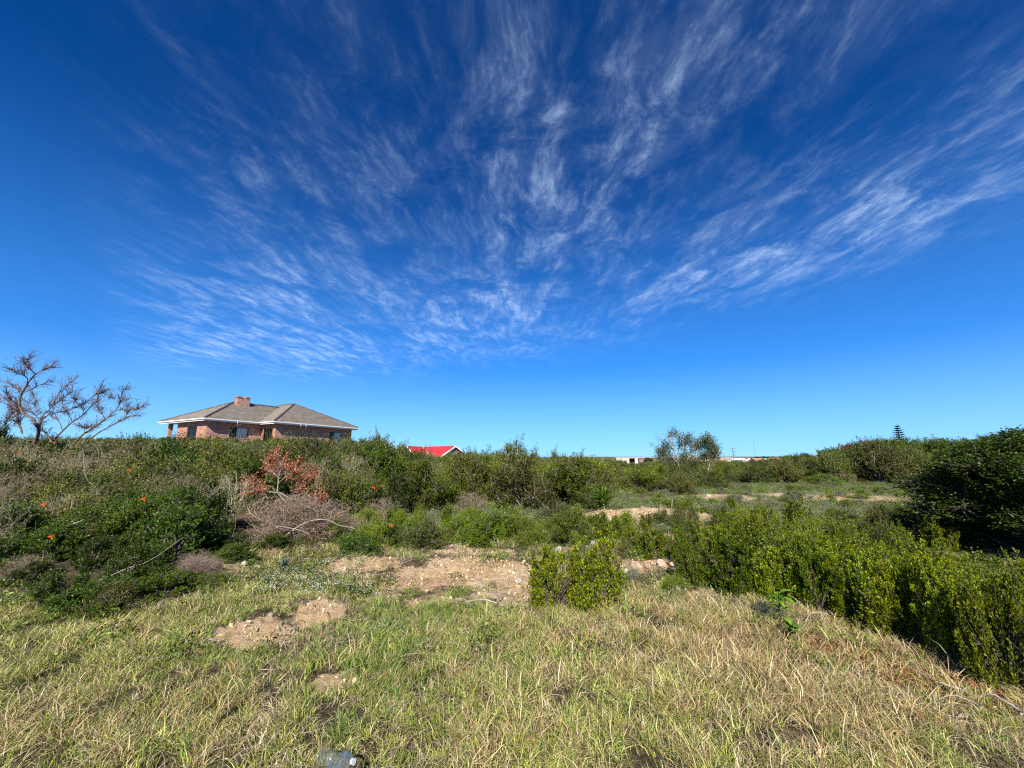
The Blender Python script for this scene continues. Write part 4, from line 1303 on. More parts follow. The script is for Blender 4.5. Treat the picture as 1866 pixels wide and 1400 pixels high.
for kind, px, to, wp, Y_, lab in [
    ('dark', 190, 1045, 180, 4.55, 'low dark green mound spilling farthest onto the grass at lower left'),
    ('dark', 310, 1035, 150, 5.0, 'dark glossy bush above the mound spilling onto the grass'),
    ('dry', 55, 1000, 130, 5.1, 'grey dead twiggy bush low at the left edge'),
    ('dark', 140, 935, 180, 5.9, 'dark green bush carrying the lower orange flowers on the left'),
    ('dark', 260, 900, 170, 6.3, 'glossy leafy bush in the centre of the left bank'),
    ('dark', 355, 935, 110, 6.6, 'dark bush beside the deep shade left of the brush pile'),
    ('dark', 30, 905, 170, 6.4, 'green bush at the left edge below the flowering one'),
    ('olive', 110, 850, 190, 8.6, 'olive bush under the bare tree carrying the row of orange flowers'),
    ('dry', 330, 850, 170, 8.2, 'brown leafless tangle on the left bank below the house'),
    ('dry', 425, 845, 150, 8.8, 'brown leafless tangle left of the russet dead branches'),
    ('olive', 230, 838, 150, 9.5, 'olive bush on the left bank between bare tree and house'),
    ('dark', 20, 838, 150, 9, 'dark bush at the left edge beneath the bare tree'),
    ('olive', 395, 825, 130, 12, 'olive bush on the bank directly below the left house window'),
    ('fresh', 470, 985, 60, 8.2, 'green bush sprouting through the brush pile from the left'),
]:
    leftb.append(bush(kind, px, None, to, wp, lab, Y_, group=LG))

# big dark bush on the right
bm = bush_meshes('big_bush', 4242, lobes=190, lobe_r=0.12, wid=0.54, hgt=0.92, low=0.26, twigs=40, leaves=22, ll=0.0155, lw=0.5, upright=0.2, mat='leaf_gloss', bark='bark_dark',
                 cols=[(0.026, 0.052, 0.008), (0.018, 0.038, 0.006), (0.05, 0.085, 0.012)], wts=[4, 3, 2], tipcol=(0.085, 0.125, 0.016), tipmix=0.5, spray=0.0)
bx_, by_ = 8.75, 6.5
g_ = float(H(bx_, by_))
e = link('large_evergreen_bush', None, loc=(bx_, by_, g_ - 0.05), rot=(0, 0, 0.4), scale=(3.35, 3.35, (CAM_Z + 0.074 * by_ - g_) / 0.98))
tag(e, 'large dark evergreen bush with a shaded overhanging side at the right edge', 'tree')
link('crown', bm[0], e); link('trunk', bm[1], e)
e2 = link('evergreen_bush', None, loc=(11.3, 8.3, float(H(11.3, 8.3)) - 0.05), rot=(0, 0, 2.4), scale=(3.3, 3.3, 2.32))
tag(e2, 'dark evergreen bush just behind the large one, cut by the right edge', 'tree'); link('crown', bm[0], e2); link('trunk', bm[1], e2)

# rust-topped bushes on the rise
ru = bush_meshes('rust', 777, lobes=30, lobe_r=0.16, wid=0.6, hgt=0.82, low=0.1, twigs=14, leaves=12, ll=0.05, lw=0.5, upright=0.5,
                 cols=[(0.15, 0.07, 0.035), (0.07, 0.07, 0.02), (0.2, 0.09, 0.05)], wts=[4, 3, 2], spray=0.4)
for k, (px, to, wp, lab) in enumerate([(1548, 806, 60, 'rust brown topped bush, left of two on the low rise'), (1592, 800, 60, 'rust brown topped bush, right of two just left of the conifer')]):
    a, b_ = ray(px, to); Yr = 27
    g_ = float(H(a * Yr, Yr)); h_ = CAM_Z + b_ * Yr - g_
    e = link('rusty_bush', None, loc=(a * Yr, Yr, g_), rot=(0, 0, k * 2.0), scale=(wp / 701 * Yr / 1.6,) * 2 + (h_ / 0.98,)); tag(e, lab, 'bush', 'rust topped bushes')
    link('foliage', ru[0], e); link('stem', ru[1], e)
ye = bush('olive', 1618, None, 826, 60, 'yellow green bush in the middle of the low rise', 25.5, group='larger bushes of the thicket across the middle')

# ------------------------------------------------------------------ conifer
def conifer(px, top, Y_, hgt, label):
    a, b_ = ray(px, top)
    x_, z1 = a * Y_, CAM_Z + b_ * Y_
    e = link('norfolk_pine', None, loc=(x_, Y_, z1 - hgt)); tag(e, label, 'tree')
    b = MB(); b.tube([(0, 0, 0), (0.05, 0, hgt * 0.5), (0, 0, hgt)], [0.16, 0.1, 0.02], 7); b.build('trunk', M['bark_dark'], e, True)
    r = np.random.default_rng(5)
    Ps, Ds = [], []
    cv = []
    nw = 12
    for k in range(nw):
        zz = hgt * (0.2 + 0.78 * k / nw); R_ = (1 - k / nw) ** 0.8 * hgt * 0.24 + 0.1
        for j_ in range(7):
            t_ = j_ * 2 * pi / 7 + k * 0.9
            d = np.array((cos(t_), sin(t_), 0.12 + 0.25 * k / nw)); L_ = R_ * r.uniform(0.8, 1.1)
            A0 = np.array((0, 0, zz)); cv.append([A0, A0 + d * L_ * 0.5 - (0, 0, 0.04), A0 + d * L_])
            m_ = 90
            tt = r.uniform(0.12, 1, m_)
            P = A0 + d * (L_ * tt)[:, None] + r.normal(size=(m_, 3)) * (0.02, 0.02, 0.012)
            sd = np.array((-d[1], d[0], 0)); s = r.choice([-1, 1], m_)[:, None]
            Ps.append(P); Ds.append(norm(d * 0.7 + sd * s * r.uniform(0.4, 1, (m_, 1)) + np.array((0, 0, 0.45))))
    v1, f1 = tubes(np.array(cv), np.tile([0.03, 0.02, 0.008], (len(cv), 1)), 4)
    link('branch', mesh_from('branch', v1, f1, None, M['bark_dark']), e)
    P = np.vstack(Ps); D = np.vstack(Ds); L_ = r.uniform(0.1, 0.2, len(P))
    v, f = leafset(P, D, L_, L_ * 0.3, r=r)
    link('crown', mesh_from('needles', v, f, np.repeat(palette(len(P), [(0.025, 0.045, 0.02), (0.04, 0.06, 0.028)], [1, 1], r), 4, 0), M['leaf']), e)


conifer(1634, 773, 62, 5.4, 'slender dark conifer with tiered branches on the skyline of the rise')

# ------------------------------------------------------------------ branching trees, built from limb lines
def limb_tree(name, limbs, Y_, seed, label, cat, barkm, rbase, org, sc, twig_n=260, twig_len=0.28, depth=0.8, foliage=None, parentscale=1.0, foot=None):
    """limbs: polylines traced as elevations of the tree, set at distance Y_ and bent towards or away from the viewer"""
    r = np.random.default_rng(seed)
    a, b_ = ray(*foot); fx = a * Y_; g_ = float(H(fx, Y_)) - 0.1
    e = link(name, None, loc=(fx, Y_, g_)); tag(e, label, cat)
    allp = []
    nodes = {}
    for li, (w0, w1, pts) in enumerate(limbs):
        pts = [(org[0] + p_[0] / sc, org[1] + p_[1] / sc) for p_ in pts]
        key0 = (round(pts[0][0]), round(pts[0][1]))
        y_ = nodes.get(key0, 0.0)
        drift = r.uniform(-1, 1) * depth
        q = []
        for i_, (px, py) in enumerate(pts):
            yy = Y_ + y_ + drift * (i_ / max(len(pts) - 1, 1)) ** 1.3
            aa, bb = ray(px, py)
            q.append((aa * yy - fx, yy - Y_, CAM_Z + bb * yy - g_))
            nodes[(round(px), round(py))] = yy - Y_
        q = np.array(q)
        # smooth
        n_ = max(6, len(q) * 4); s = np.linspace(0, len(q) - 1, n_); i0 = np.minimum(s.astype(int), len(q) - 2); f_ = (s - i0)[:, None]
        pm = np.vstack([2 * q[0] - q[1], q, 2 * q[-1] - q[-2]])
        p0, p1, p2, p3 = pm[i0], pm[i0 + 1], pm[i0 + 2], pm[i0 + 3]
        cr = 0.5 * ((2 * p1) + (-p0 + p2) * f_ + (2 * p0 - 5 * p1 + 4 * p2 - p3) * f_ ** 2 + (-p0 + 3 * p1 - 3 * p2 + p3) * f_ ** 3)
        b = MB(); b.tube(list(cr), list(np.linspace(w0, w1, n_) * rbase), 7)
        b.build('trunk' if li == 0 else 'branch', M[barkm], e, True)
        allp.append((cr, np.linspace(w0, w1, n_) * rbase))
    # twigs
    A, B = [], []
    for _ in range(twig_n):
        cr, rr = allp[r.integers(1, len(allp))]
        i_ = r.integers(int(len(cr) * 0.25), len(cr) - 1)
        d = norm(cr[i_ + 1] - cr[i_])
        d2 = norm(d + norm(r.normal(size=3)) * 0.8 + np.array((0, 0, 0.35)))
        A.append(cr[i_]); B.append(cr[i_] + d2 * twig_len * r.uniform(0.4, 1.3))
    A, B = np.array(A), np.array(B)
    P1 = curves(A, B, 5, 0, r, 0.12)
    src = r.integers(0, len(A), len(A) * 2)
    A2 = P1[src, r.integers(1, 4, len(src))]; B2 = A2 + norm(norm(B[src] - A[src]) + r.normal(size=(len(src), 3)) * 0.6) * twig_len * r.uniform(0.2, 0.6, (len(src), 1))
    P2 = curves(A2, B2, 4, 0, r, 0.12)
    v1, f1 = tubes(P1, np.tile(np.linspace(0.16, 0.07, 5) * rbase, (len(P1), 1)), 4)
    v2, f2 = tubes(P2, np.tile(np.linspace(0.08, 0.04, 4) * rbase, (len(P2), 1)), 3)
    tw = link('twigs', mesh_from('twigs', np.vstack([v1, v2]), np.vstack([f1, f2 + len(v1)]), None, M[barkm]), e); tw['kind'] = 'stuff'
    if foliage:
        n_, L_, cols_, spread, mt, nm, per = foliage
        tips = np.vstack([P1[:, -1], P2[:, -1], P2[:, 2]])
        c0 = tips[r.choice(len(tips), n_ // per)]
        P = np.repeat(c0, per, 0) + r.normal(size=(n_ // per * per, 3)) * spread
        LL = L_ * r.uniform(0.6, 1.3, len(P))
        v, f = leafset(P, norm(r.normal(size=(len(P), 3))), LL, LL * 0.5, r=r)
        fo = link(nm, mesh_from(nm, v, f, np.repeat(palette(len(P), cols_, [1] * len(cols_), r, 0.2), 4, 0), M[mt]), e)
        if nm == 'seed_pods': fo['kind'] = 'stuff'
    return e


coral = [
    (1.0, 0.75, [(300, 1330), (380, 1170), (440, 1080), (470, 960), (430, 880)]),
    (0.75, 0.35, [(430, 880), (380, 810), (300, 770), (250, 700), (235, 600), (270, 510), (330, 400), (400, 310), (430, 280)]),
    (0.3, 0.12, [(430, 280), (500, 240), (560, 210), (640, 190)]), (0.3, 0.08, [(430, 280), (380, 230), (350, 150), (355, 45)]),
    (0.15, 0.07, [(380, 230), (330, 190), (290, 140)]), (0.25, 0.08, [(270, 510), (240, 490), (150, 420), (75, 360)]),
    (0.25, 0.08, [(330, 400), (330, 330), (250, 280), (190, 260), (130, 215)]), (0.3, 0.08, [(270, 510), (390, 460), (480, 410), (590, 380), (680, 330)]),
    (0.6, 0.4, [(470, 960), (500, 830)]), (0.4, 0.08, [(500, 830), (540, 760), (620, 690), (740, 470), (830, 400), (900, 350)]),
    (0.4, 0.1, [(500, 830), (600, 770), (700, 745), (850, 710), (1000, 650), (1120, 560), (1200, 470), (1222, 430)]), (0.12, 0.05, [(1120, 560), (1200, 520), (1270, 495)]),
    (0.6, 0.25, [(860, 1160), (1000, 1020), (1150, 920), (1280, 830), (1400, 730)]), (0.28, 0.08, [(1400, 730), (1450, 640), (1490, 490), (1550, 460)]),
    (0.2, 0.06, [(1400, 730), (1460, 715), (1600, 712), (1670, 705), (1750, 660)]), (0.14, 0.05, [(1450, 640), (1390, 580), (1325, 530)]),
    (0.2, 0.06, [(1280, 830), (1240, 760), (1190, 680), (1180, 600)]), (0.4, 0.1, [(1020, 1130), (1200, 990), (1350, 910), (1480, 840), (1560, 800), (1680, 790)]),
    (0.15, 0.05, [(1480, 840), (1540, 760), (1545, 560)]), (0.5, 0.12, [(620, 1120), (760, 970), (880, 860), (1000, 780), (1100, 680), (1160, 620), (1200, 550)]),
    (0.25, 0.08, [(880, 860), (840, 790), (800, 730), (760, 650), (750, 560)]), (0.4, 0.3, [(-60, 480), (0, 520), (80, 590), (170, 670), (240, 740), (300, 770)]),
    (0.25, 0.12, [(-30, 610), (70, 640), (150, 700), (220, 740)]), (0.5, 0.35, [(270, 1000), (250, 930), (215, 860), (215, 760)]), (0.3, 0.1, [(215, 760), (190, 640), (120, 590), (85, 510)]),
    (0.5, 0.3, [(640, 1120), (560, 1000), (500, 960), (470, 960)]), (0.3, 0.1, [(-20, 1000), (60, 880), (150, 760), (200, 700)]),
    (0.25, 0.08, [(500, 830), (440, 790), (380, 720), (320, 640), (290, 560)]), (0.2, 0.07, [(540, 760), (460, 720), (430, 660), (420, 600), (400, 480)]),
    (0.3, 0.08, [(620, 690), (700, 620), (780, 560), (860, 510), (920, 490)]), (0.25, 0.07, [(760, 970), (720, 860), (640, 800), (600, 700), (640, 560)]),
    (0.2, 0.06, [(1000, 780), (1010, 700), (900, 600), (950, 590)]), (0.22, 0.06, [(880, 860), (960, 910), (1040, 940), (1100, 900)]),
]
limb_tree('coral_tree', coral, 13.5, 11, 'bare branching tree with russet pods rising at the left edge', 'tree', 'bark_red', 0.056, (0, 640), 6.664, twig_n=900, twig_len=0.34, depth=1.0,
          foliage=(2400, 0.04, [(0.26, 0.10, 0.06), (0.18, 0.09, 0.06), (0.30, 0.16, 0.10)], 0.06, 'dry', 'seed_pods', 16), foot=(57, 838))
# pale thin tree, traced in photograph pixels
thin = [
    (1.0, 0.6, [(1243, 905), (1240, 870), (1236, 845), (1232, 830)]), (0.6, 0.15, [(1232, 830), (1225, 815), (1222, 800), (1224, 790)]), (0.5, 0.12, [(1236, 845), (1222, 830), (1212, 818), (1208, 805)]),
    (0.6, 0.15, [(1236, 845), (1246, 825), (1250, 808), (1252, 793)]), (0.5, 0.15, [(1240, 850), (1256, 832), (1262, 815), (1266, 805)]), (0.3, 0.1, [(1232, 830), (1238, 815), (1238, 798)]),
    (0.8, 0.4, [(1258, 900), (1262, 860), (1266, 840)]), (0.4, 0.12, [(1266, 840), (1274, 824), (1284, 812), (1286, 803)]), (0.4, 0.12, [(1266, 840), (1268, 822), (1272, 810)]),
    (0.6, 0.3, [(1280, 895), (1290, 860), (1295, 838)]), (0.4, 0.12, [(1295, 838), (1292, 822), (1284, 806)]), (0.4, 0.1, [(1295, 838), (1298, 822), (1296, 810)]), (0.3, 0.1, [(1295, 838), (1300, 828), (1302, 818)]),
    (0.3, 0.1, [(1212, 845), (1208, 832), (1206, 824)]), (0.3, 0.1, [(1222, 830), (1214, 832), (1207, 836)]), (0.3, 0.1, [(1250, 825), (1256, 830), (1262, 838)]), (0.3, 0.1, [(1240, 850), (1228, 842), (1220, 840)]),
    (0.3, 0.1, [(1295, 838), (1302, 832), (1303, 826)]), (0.3, 0.1, [(1266, 840), (1276, 836), (1284, 834)]), (0.3, 0.1, [(1258, 835), (1252, 838), (1246, 836)]),
]
limb_tree('slender_tree', thin, 21, 12, 'airy pale stemmed tree standing up from the scrub right of centre', 'tree', 'bark_pale', 0.055, (0, 0), 1, twig_n=420, twig_len=0.42, depth=0.5,
          foliage=(14000, 0.07, [(0.11, 0.13, 0.05), (0.07, 0.09, 0.03), (0.16, 0.17, 0.08)], 0.11, 'leaf', 'crown', 20), foot=(1250, 905))
# russet dead branch
rus = [
    (0.8, 0.5, [(560, 975), (540, 940), (520, 915), (505, 898)]), (0.5, 0.15, [(505, 898), (508, 870), (512, 850), (508, 832)]), (0.5, 0.15, [(505, 898), (485, 895), (462, 888), (442, 880)]),
    (0.4, 0.12, [(520, 915), (545, 890), (560, 865)]), (0.4, 0.12, [(540, 940), (565, 925), (580, 905)]), (0.3, 0.1, [(508, 870), (495, 860), (490, 845)]), (0.3, 0.1, [(508, 880), (525, 865), (535, 858)]),
]
limb_tree('dead_shrub', rus, 9.2, 13, 'dead shrub with crisp russet leaves standing over the brush pile', 'dead shrub', 'bark_pale', 0.024, (0, 0), 1, twig_n=260, twig_len=0.3, depth=0.35,
          foliage=(3600, 0.055, [(0.28, 0.105, 0.06), (0.22, 0.08, 0.05), (0.36, 0.18, 0.10)], 0.05, 'dry', 'foliage', 9), foot=(560, 980))

# brush pile
tw_m, fo_m = twig_meshes('brush', 55, n=420, hgt=0.75, wid=0.75, cols=((0.36, 0.26, 0.19), (0.3, 0.24, 0.19), (0.42, 0.35, 0.28)), rad0=0.003, sub=6, leafy=5000,
                         leafcol=((0.28, 0.17, 0.11), (0.22, 0.15, 0.1), (0.34, 0.25, 0.17)), tangle=0.35)
for px, base, Y0, sc_, hz_, lab in [(535, 990, 8.3, 1.7, 1.15, 'large heap of pinkish brown cut brushwood below the russet shrub'), (610, 975, 8.8, 1.0, 0.75, 'right hand end of the brushwood heap with pale bent sticks'),
                                (460, 985, 8.4, 1.0, 0.6, 'left hand low part of the brushwood heap')]:
    x_ = ray(px, base)[0] * Y0
    e = link('brush_pile', None, loc=(x_, Y0, float(H(x_, Y0)) - 0.05), rot=(0, 0, px), scale=(sc_, sc_ * 0.8, hz_)); tag(e, lab, 'brush pile', 'cut brushwood')
    link('twigs', tw_m, e); link('foliage', fo_m, e)
x_, y_ = gp(330, 1055)
e = link('twig_heap', None, loc=(x_, y_ + 0.2, float(H(x_, y_))), rot=(0, 0, 1), scale=(0.55, 0.45, 0.3)); tag(e, 'small heap of grey twigs at the foot of the left bank', 'brush pile'); link('twigs', tw_m, e)


def stick(pxs, r0, label, h=0.05, mat='bark_pale', name='dead_branch', r1=None, lift=None):
    pts = []
    for i_, (px, py) in enumerate(pxs):
        x_, y_ = gp(px, py) if lift is None else (ray(px, py)[0] * lift[0], lift[0])
        z_ = float(H(x_, y_)) + h + 0.03 * sin(i_ * 2.1) if lift is None else CAM_Z + ray(px, py)[1] * lift[0]
        pts.append((x_, y_ + (0 if lift is None else 0.12 * i_), z_))
    q = np.array(pts); pm_ = np.vstack([2 * q[0] - q[1], q, 2 * q[-1] - q[-2]]); cr = []
    for i_ in range(len(q) - 1):
        for f_ in np.linspace(0, 1, 6)[:-1]:
            p0, p1, p2, p3 = pm_[i_:i_ + 4]
            cr.append(0.5 * (2 * p1 + (p2 - p0) * f_ + (2 * p0 - 5 * p1 + 4 * p2 - p3) * f_ ** 2 + (3 * p1 - p0 - 3 * p2 + p3) * f_ ** 3) + np.array((0.006 * sin(i_ * 3 + f_ * 5), 0, 0.004 * cos(i_ * 5 + f_ * 4))))
    pts = cr + [q[-1]]
    o_ = np.array(pts[0]); b = MB()
    b.tube([np.array(p_) - o_ for p_ in pts], list(np.linspace(r0, r1 or r0 * 0.4, len(pts))), 7)
    m_ = b.build(name, M[mat], None, True, loc=tuple(o_)); tag(m_, label, 'branch')
    return m_


stick([(1866, 1318), (1820, 1292), (1780, 1276), (1745, 1268), (1715, 1266)], 0.010, 'long pale branch lying on the grass at the lower right edge')
stick([(1790, 1305), (1750, 1292), (1700, 1284)], 0.005, 'thin dry branch lying below the long pale one at lower right')
stick([(1510, 1140), (1485, 1142), (1465, 1158), (1455, 1172)], 0.007, 'bent pale twig at the grassy foot of the hedge', h=0.1)
stick([(845, 1108), (880, 1106), (930, 1110), (968, 1098)], 0.011, 'thin fallen branch at the foot of the upright bush pair')
stick([(900, 1118), (912, 1098), (925, 1085)], 0.010, 'short whitish stick leaning by the bare sand')
stick([(500, 992), (540, 960), (575, 950), (600, 962), (628, 972)], 0.012, 'crooked bleached branch lying over the brushwood heap', lift=(7.6,))
stick([(500, 958), (530, 966), (552, 978)], 0.010, 'second bleached branch low on the brushwood heap', lift=(7.5,))
stick([(505, 896), (535, 915), (560, 930), (600, 940)], 0.011, 'straight grey branch slanting down from the russet shrub', lift=(8.6,))
stick([(150, 812), (144, 870), (150, 893), (120, 930)], 0.005, 'thin bleached stem standing in the left bank', lift=(7.6,))
stick([(170, 1062), (205, 1045), (240, 1030), (290, 990)], 0.005, 'long thin grey stem leaning across the left bank', lift=(4.9,))
stick([(82, 975), (98, 966), (118, 952)], 0.014, 'short white broken branch in the left bank', lift=(5.6,))
stick([(1225, 905), (1226, 935), (1222, 960)], 0.012, 'thin pale upright stem in the clearing', lift=(10.2,))
stick([(1293, 965), (1292, 950), (1286, 943)], 0.012, 'small bleached forked stub behind the hedge end', lift=(8.6,))

# ------------------------------------------------------------------ stones
def stone(px, py, size, label, mat='stone', flat=0.6, seed=0, group='pale stones on the bare ground'):
    x_, y_ = gp(px, py)
    size *= 0.72
    r = np.random.default_rng(seed + int(px))
    import bmesh
    bm_ = bmesh.new(); bmesh.ops.create_icosphere(bm_, subdivisions=3, radius=1)
    pl_ = [(norm(r.normal(size=3)), r.uniform(0.4, 0.8)) for _ in range(13)]
    for v_ in bm_.verts:
        c_ = np.array(v_.co)
        for n_, d in pl_:
            q = c_.dot(n_)
            if q > d: c_ = c_ - n_ * (q - d)
        c_ = c_ * (1 + 0.06 * (vnoise(c_[0] * 4 + 9, c_[1] * 4 + c_[2] * 3, 3) - 0.5))
        v_.co = (c_[0], c_[1], c_[2] * flat)
    me = bpy.data.meshes.new('stone'); bm_.to_mesh(me); bm_.free(); me.materials.append(M[mat])
    e = link('stone', me, loc=(x_, y_, float(H(x_, y_)) + size * flat * 0.45), rot=(r.uniform(-0.2, 0.2), r.uniform(-0.2, 0.2), r.uniform(0, 6)), scale=(size,) * 3)
    tag(e, label, 'stone', group)


for q in [(945, 1062, 0.085, 'white pointed stone on the bare sand left of the upright bush pair', 'stone', 0.95), (1060, 1012, 0.14, 'pale block seen over the upright bush pair', 'stone', 0.7),
          (1018, 1005, 0.12, 'whitish stone just left behind the upright bush pair', 'stone', 0.8), (1122, 1038, 0.13, 'pinkish stone nearest the right side of the upright bush pair', 'stone_pink', 0.7),
          (1142, 1044, 0.09, 'white stone in front of the row of pinkish ones', 'stone', 0.8), (1160, 1033, 0.12, 'pinkish stone in the middle of the row', 'stone_pink', 0.7),
          (1182, 1036, 0.11, 'rounded pinkish stone right in the middle of the row', 'stone_pink', 0.7), (1207, 1030, 0.13, 'angular pink stone at the right of the row', 'stone_pink', 0.9),
          (1228, 1034, 0.14, 'rightmost flat pink stone of the row', 'stone_pink', 0.6), (1240, 1075, 0.12, 'flat pale stone at the edge of the tall straw grass', 'stone', 0.45),
          (1288, 905, 0.3, 'flat white stone at the left of the clearing', 'stone', 0.4), (1418, 907, 0.22, 'low pale stone in the centre of the clearing', 'stone', 0.5),
          (445, 1030, 0.09, 'greyish stone at the foot of the dark leafy clump', 'stone', 0.9), (1082, 992, 0.13, 'cream stone farthest back of the stony ground', 'stone', 0.6),
          (668, 1040, 0.07, 'orange brown clod right of the blue grey succulent', 'stone_pink', 0.7), (1168, 1197, 0.05, 'small cream stone sunk in the straw grass', 'stone', 0.7),
          (1190, 1200, 0.035, 'smaller cream stone beside the sunk one in the straw grass', 'stone', 0.7), (1530, 1190, 0.04, 'white stone chip on the dry strip below the hedge', 'stone', 0.6),
          (760, 1065, 0.06, 'flat tan clod in the thin grass', 'stone_pink', 0.5), (928, 1108, 0.05, 'yellowish stone chip at the end of the fallen branch', 'stone', 0.6)]:
    stone(q[0], q[1], q[2], q[3], q[4], q[5])

# ------------------------------------------------------------------ leafy weeds with leaves of their own
def big_leaf(L_, W_, n_=6, curl=0.5):
    t = np.linspace(0, 1, n_)
    v_, f_ = [], []
    for i_, s in enumerate(t):
        ww = W_ / 2 * math.sin(min(1, s * 1.0 + 0.04) * pi) ** 0.8 + 0.0006
        y_ = L_ * s * (1 - 0.15 * curl * s); z_ = L_ * (0.35 * s - curl * s * s)
        v_ += [(-ww, y_, z_ + ww * 0.35), (0, y_, z_), (ww, y_, z_ + ww * 0.35)]
    for i_ in range(n_ - 1):
        f_ += [(3 * i_, 3 * i_ + 1, 3 * i_ + 4, 3 * i_ + 3), (3 * i_ + 1, 3 * i_ + 2, 3 * i_ + 5, 3 * i_ + 4)]
    return np.array(v_), np.array(f_)


def leafy_plant(name, x_, y_, n_, L_, W_, stem_h, cols_, label, cat='plant', curl=0.5, tilt=(0.3, 1.0), seed=1, group=None, stems=1):
    r = np.random.default_rng(seed)
    e = link(name, None, loc=(x_, y_, float(H(x_, y_)))); tag(e, label, cat, group)
    mes = []
    for c_ in cols_:
        v_, f_ = big_leaf(1, W_ / L_, curl=curl)
        mes.append(mesh_from('leaf', v_, f_, np.tile(c_, (len(v_), 1)), M['leaf_gloss'], smooth_=True))
    for s in range(stems):
        off = r.normal(size=2) * (0.06 if stems > 1 else 0)
        hh_ = stem_h * r.uniform(0.7, 1.0)
        if stem_h > 0.05:
            b = MB(); b.tube([(off[0] * 0.4, off[1] * 0.4, 0), (off[0], off[1], hh_)], [0.008, 0.004], 6); b.build('stem', M['leaf_stem'], e, True)
        for k in range(n_ // stems):
            z_ = hh_ * (0.25 + 0.75 * k / (n_ / stems)) if stem_h > 0.05 else 0.01
            o = link('leaf', mes[k % len(mes)], e, loc=(off[0] * z_ / max(hh_, 0.01), off[1] * z_ / max(hh_, 0.01), z_), rot=(r.uniform(*tilt), r.uniform(-0.2, 0.2), k * 2.4 + r.uniform(-0.3, 0.3)))
            q = L_ * r.uniform(0.7, 1.15); o.scale = (q, q, q)
    return e


M['leaf_stem'] = mat_basic('green_stem', (0.12, 0.17, 0.04), 0.6, 0.3)
x_, y_ = gp(1445, 1150)
leafy_plant('broad_leaved_weed', x_, y_ + 0.15, 16, 0.15, 0.042, 0.3, [(0.10, 0.2, 0.02), (0.14, 0.24, 0.03)], 'fresh green weed with long drooping leaves at the foot of the hedge', curl=0.75, seed=3)
x_, y_ = gp(1462, 1185)
leafy_plant('broad_leaved_weed', x_, y_ + 0.12, 14, 0.10, 0.05, 0.16, [(0.12, 0.2, 0.03)], 'low yellowish weed with rounded leaves just below the drooping one', curl=0.6, seed=4)
x_ = ray(1102, 925)[0] * 12.0
leafy_plant('strappy_plant', x_, 12.0, 60, 0.62, 0.05, 0.5, [(0.12, 0.2, 0.03), (0.2, 0.26, 0.06)], 'strappy leaved green plant fanning out at the end of the middle thicket', curl=0.5, tilt=(0.5, 1.1), seed=5, stems=5)
x_, y_ = gp(515, 1045)
leafy_plant('succulent', x_, y_, 34, 0.2, 0.022, 0.03, [(0.13, 0.17, 0.14), (0.10, 0.14, 0.11)], 'blue grey finger leaved succulent on the bare ground below the brushwood', curl=0.15, tilt=(0.7, 1.4), seed=6)
x_, y_ = gp(1048, 968)
leafy_plant('young_plant', x_, y_, 16, 0.22, 0.06, 0.22, [(0.22, 0.32, 0.03)], 'small bright yellow green shoot in front of the stony path', curl=0.4, seed=7)
for k, (px, py, lab) in enumerate([(720, 985, 'young leafy plant with pointed leaves right of the brush pile'), (745, 975, 'second pointed leafed young plant, nearer the olive bush'), (905, 990, 'leafy green plant at the crest of the sandy mound')]):
    x_, y_ = gp(px, py)
    leafy_plant('young_plant', x_, y_, 26, 0.13, 0.04, 0.4, [(0.08, 0.16, 0.02), (0.12, 0.2, 0.03)], lab, curl=0.5, seed=20 + k, stems=3, group='young leafy plants')
x_, y_ = gp(378, 1190)
e = link('pink_wildflower', None, loc=(x_, y_, float(H(x_, y_)))); tag(e, 'tiny pink wildflower left of the cracked earth mound', 'flower')
b = MB(); b.tube([(0, 0, 0), (0.01, 0, 0.09)], 0.0015, 5); b.build('stem', M['leaf_stem'], e)
for k in range(7):
    v_, f_ = big_leaf(0.022, 0.012, 4, 0.1)
    link('petal', mesh_from('petal', v_, f_, None, M['pink']), e, loc=(0.01, 0, 0.09), rot=(0.3, 0, k * 2 * pi / 7))

# orange flower sprays on the left bank: parts of the bushes that bear them
pm = []
rf = np.random.default_rng(8)
for k in range(9):
    L_ = rf.uniform(0.03, 0.05); d = norm(rf.normal(size=3) + np.array((0, 0, 0.8)))
    pm.append([d * 0.005, d * L_ * 0.6, d * L_, d * L_ * 1.12 + rf.normal(size=3) * 0.006])
fv, ff = tubes(np.array(pm), np.tile([0.002, 0.004, 0.0075, 0.011], (9, 1)), 5)
fl_me = mesh_from('flower', fv, ff, None, M['flower'], smooth_=True)


def flower(px, py, s=1.0):
    a, b_ = ray(px, py)
    best = None
    for (x_, y_, g_, h_, w_), o in zip(PLACED, PLACED_O):
        if y_ > 16: continue
        c_ = np.array((x_, y_, g_ + h_ * 0.45)); R_ = np.array((w_ * 0.56, w_ * 0.56, h_ * 0.5))
        d = np.array((a, 1, b_)) / R_; s0 = (np.array((0, 0, CAM_Z)) - c_) / R_
        A_q, B_q, C_q = d.dot(d), 2 * d.dot(s0), s0.dot(s0) - 1
        D_q = B_q * B_q - 4 * A_q * C_q
        if D_q < 0: continue
        t_ = (-B_q - math.sqrt(D_q)) / (2 * A_q)
        if best is None or t_ < best[0]: best = (t_, o)
    if best is None: return
    t_, o = best; t_ -= 0.06
    p_ = np.array((a * t_, t_, CAM_Z + b_ * t_))
    f = link('flower', fl_me, o)
    bpy.context.view_layer.update()
    from mathutils import Matrix, Vector
    f.matrix_world = Matrix.Translation(Vector(p_)) @ Matrix.Scale(s * 0.16 * t_ ** 0.5 * 1.6, 4)
    f['label'] = 'orange trumpet flower spray'


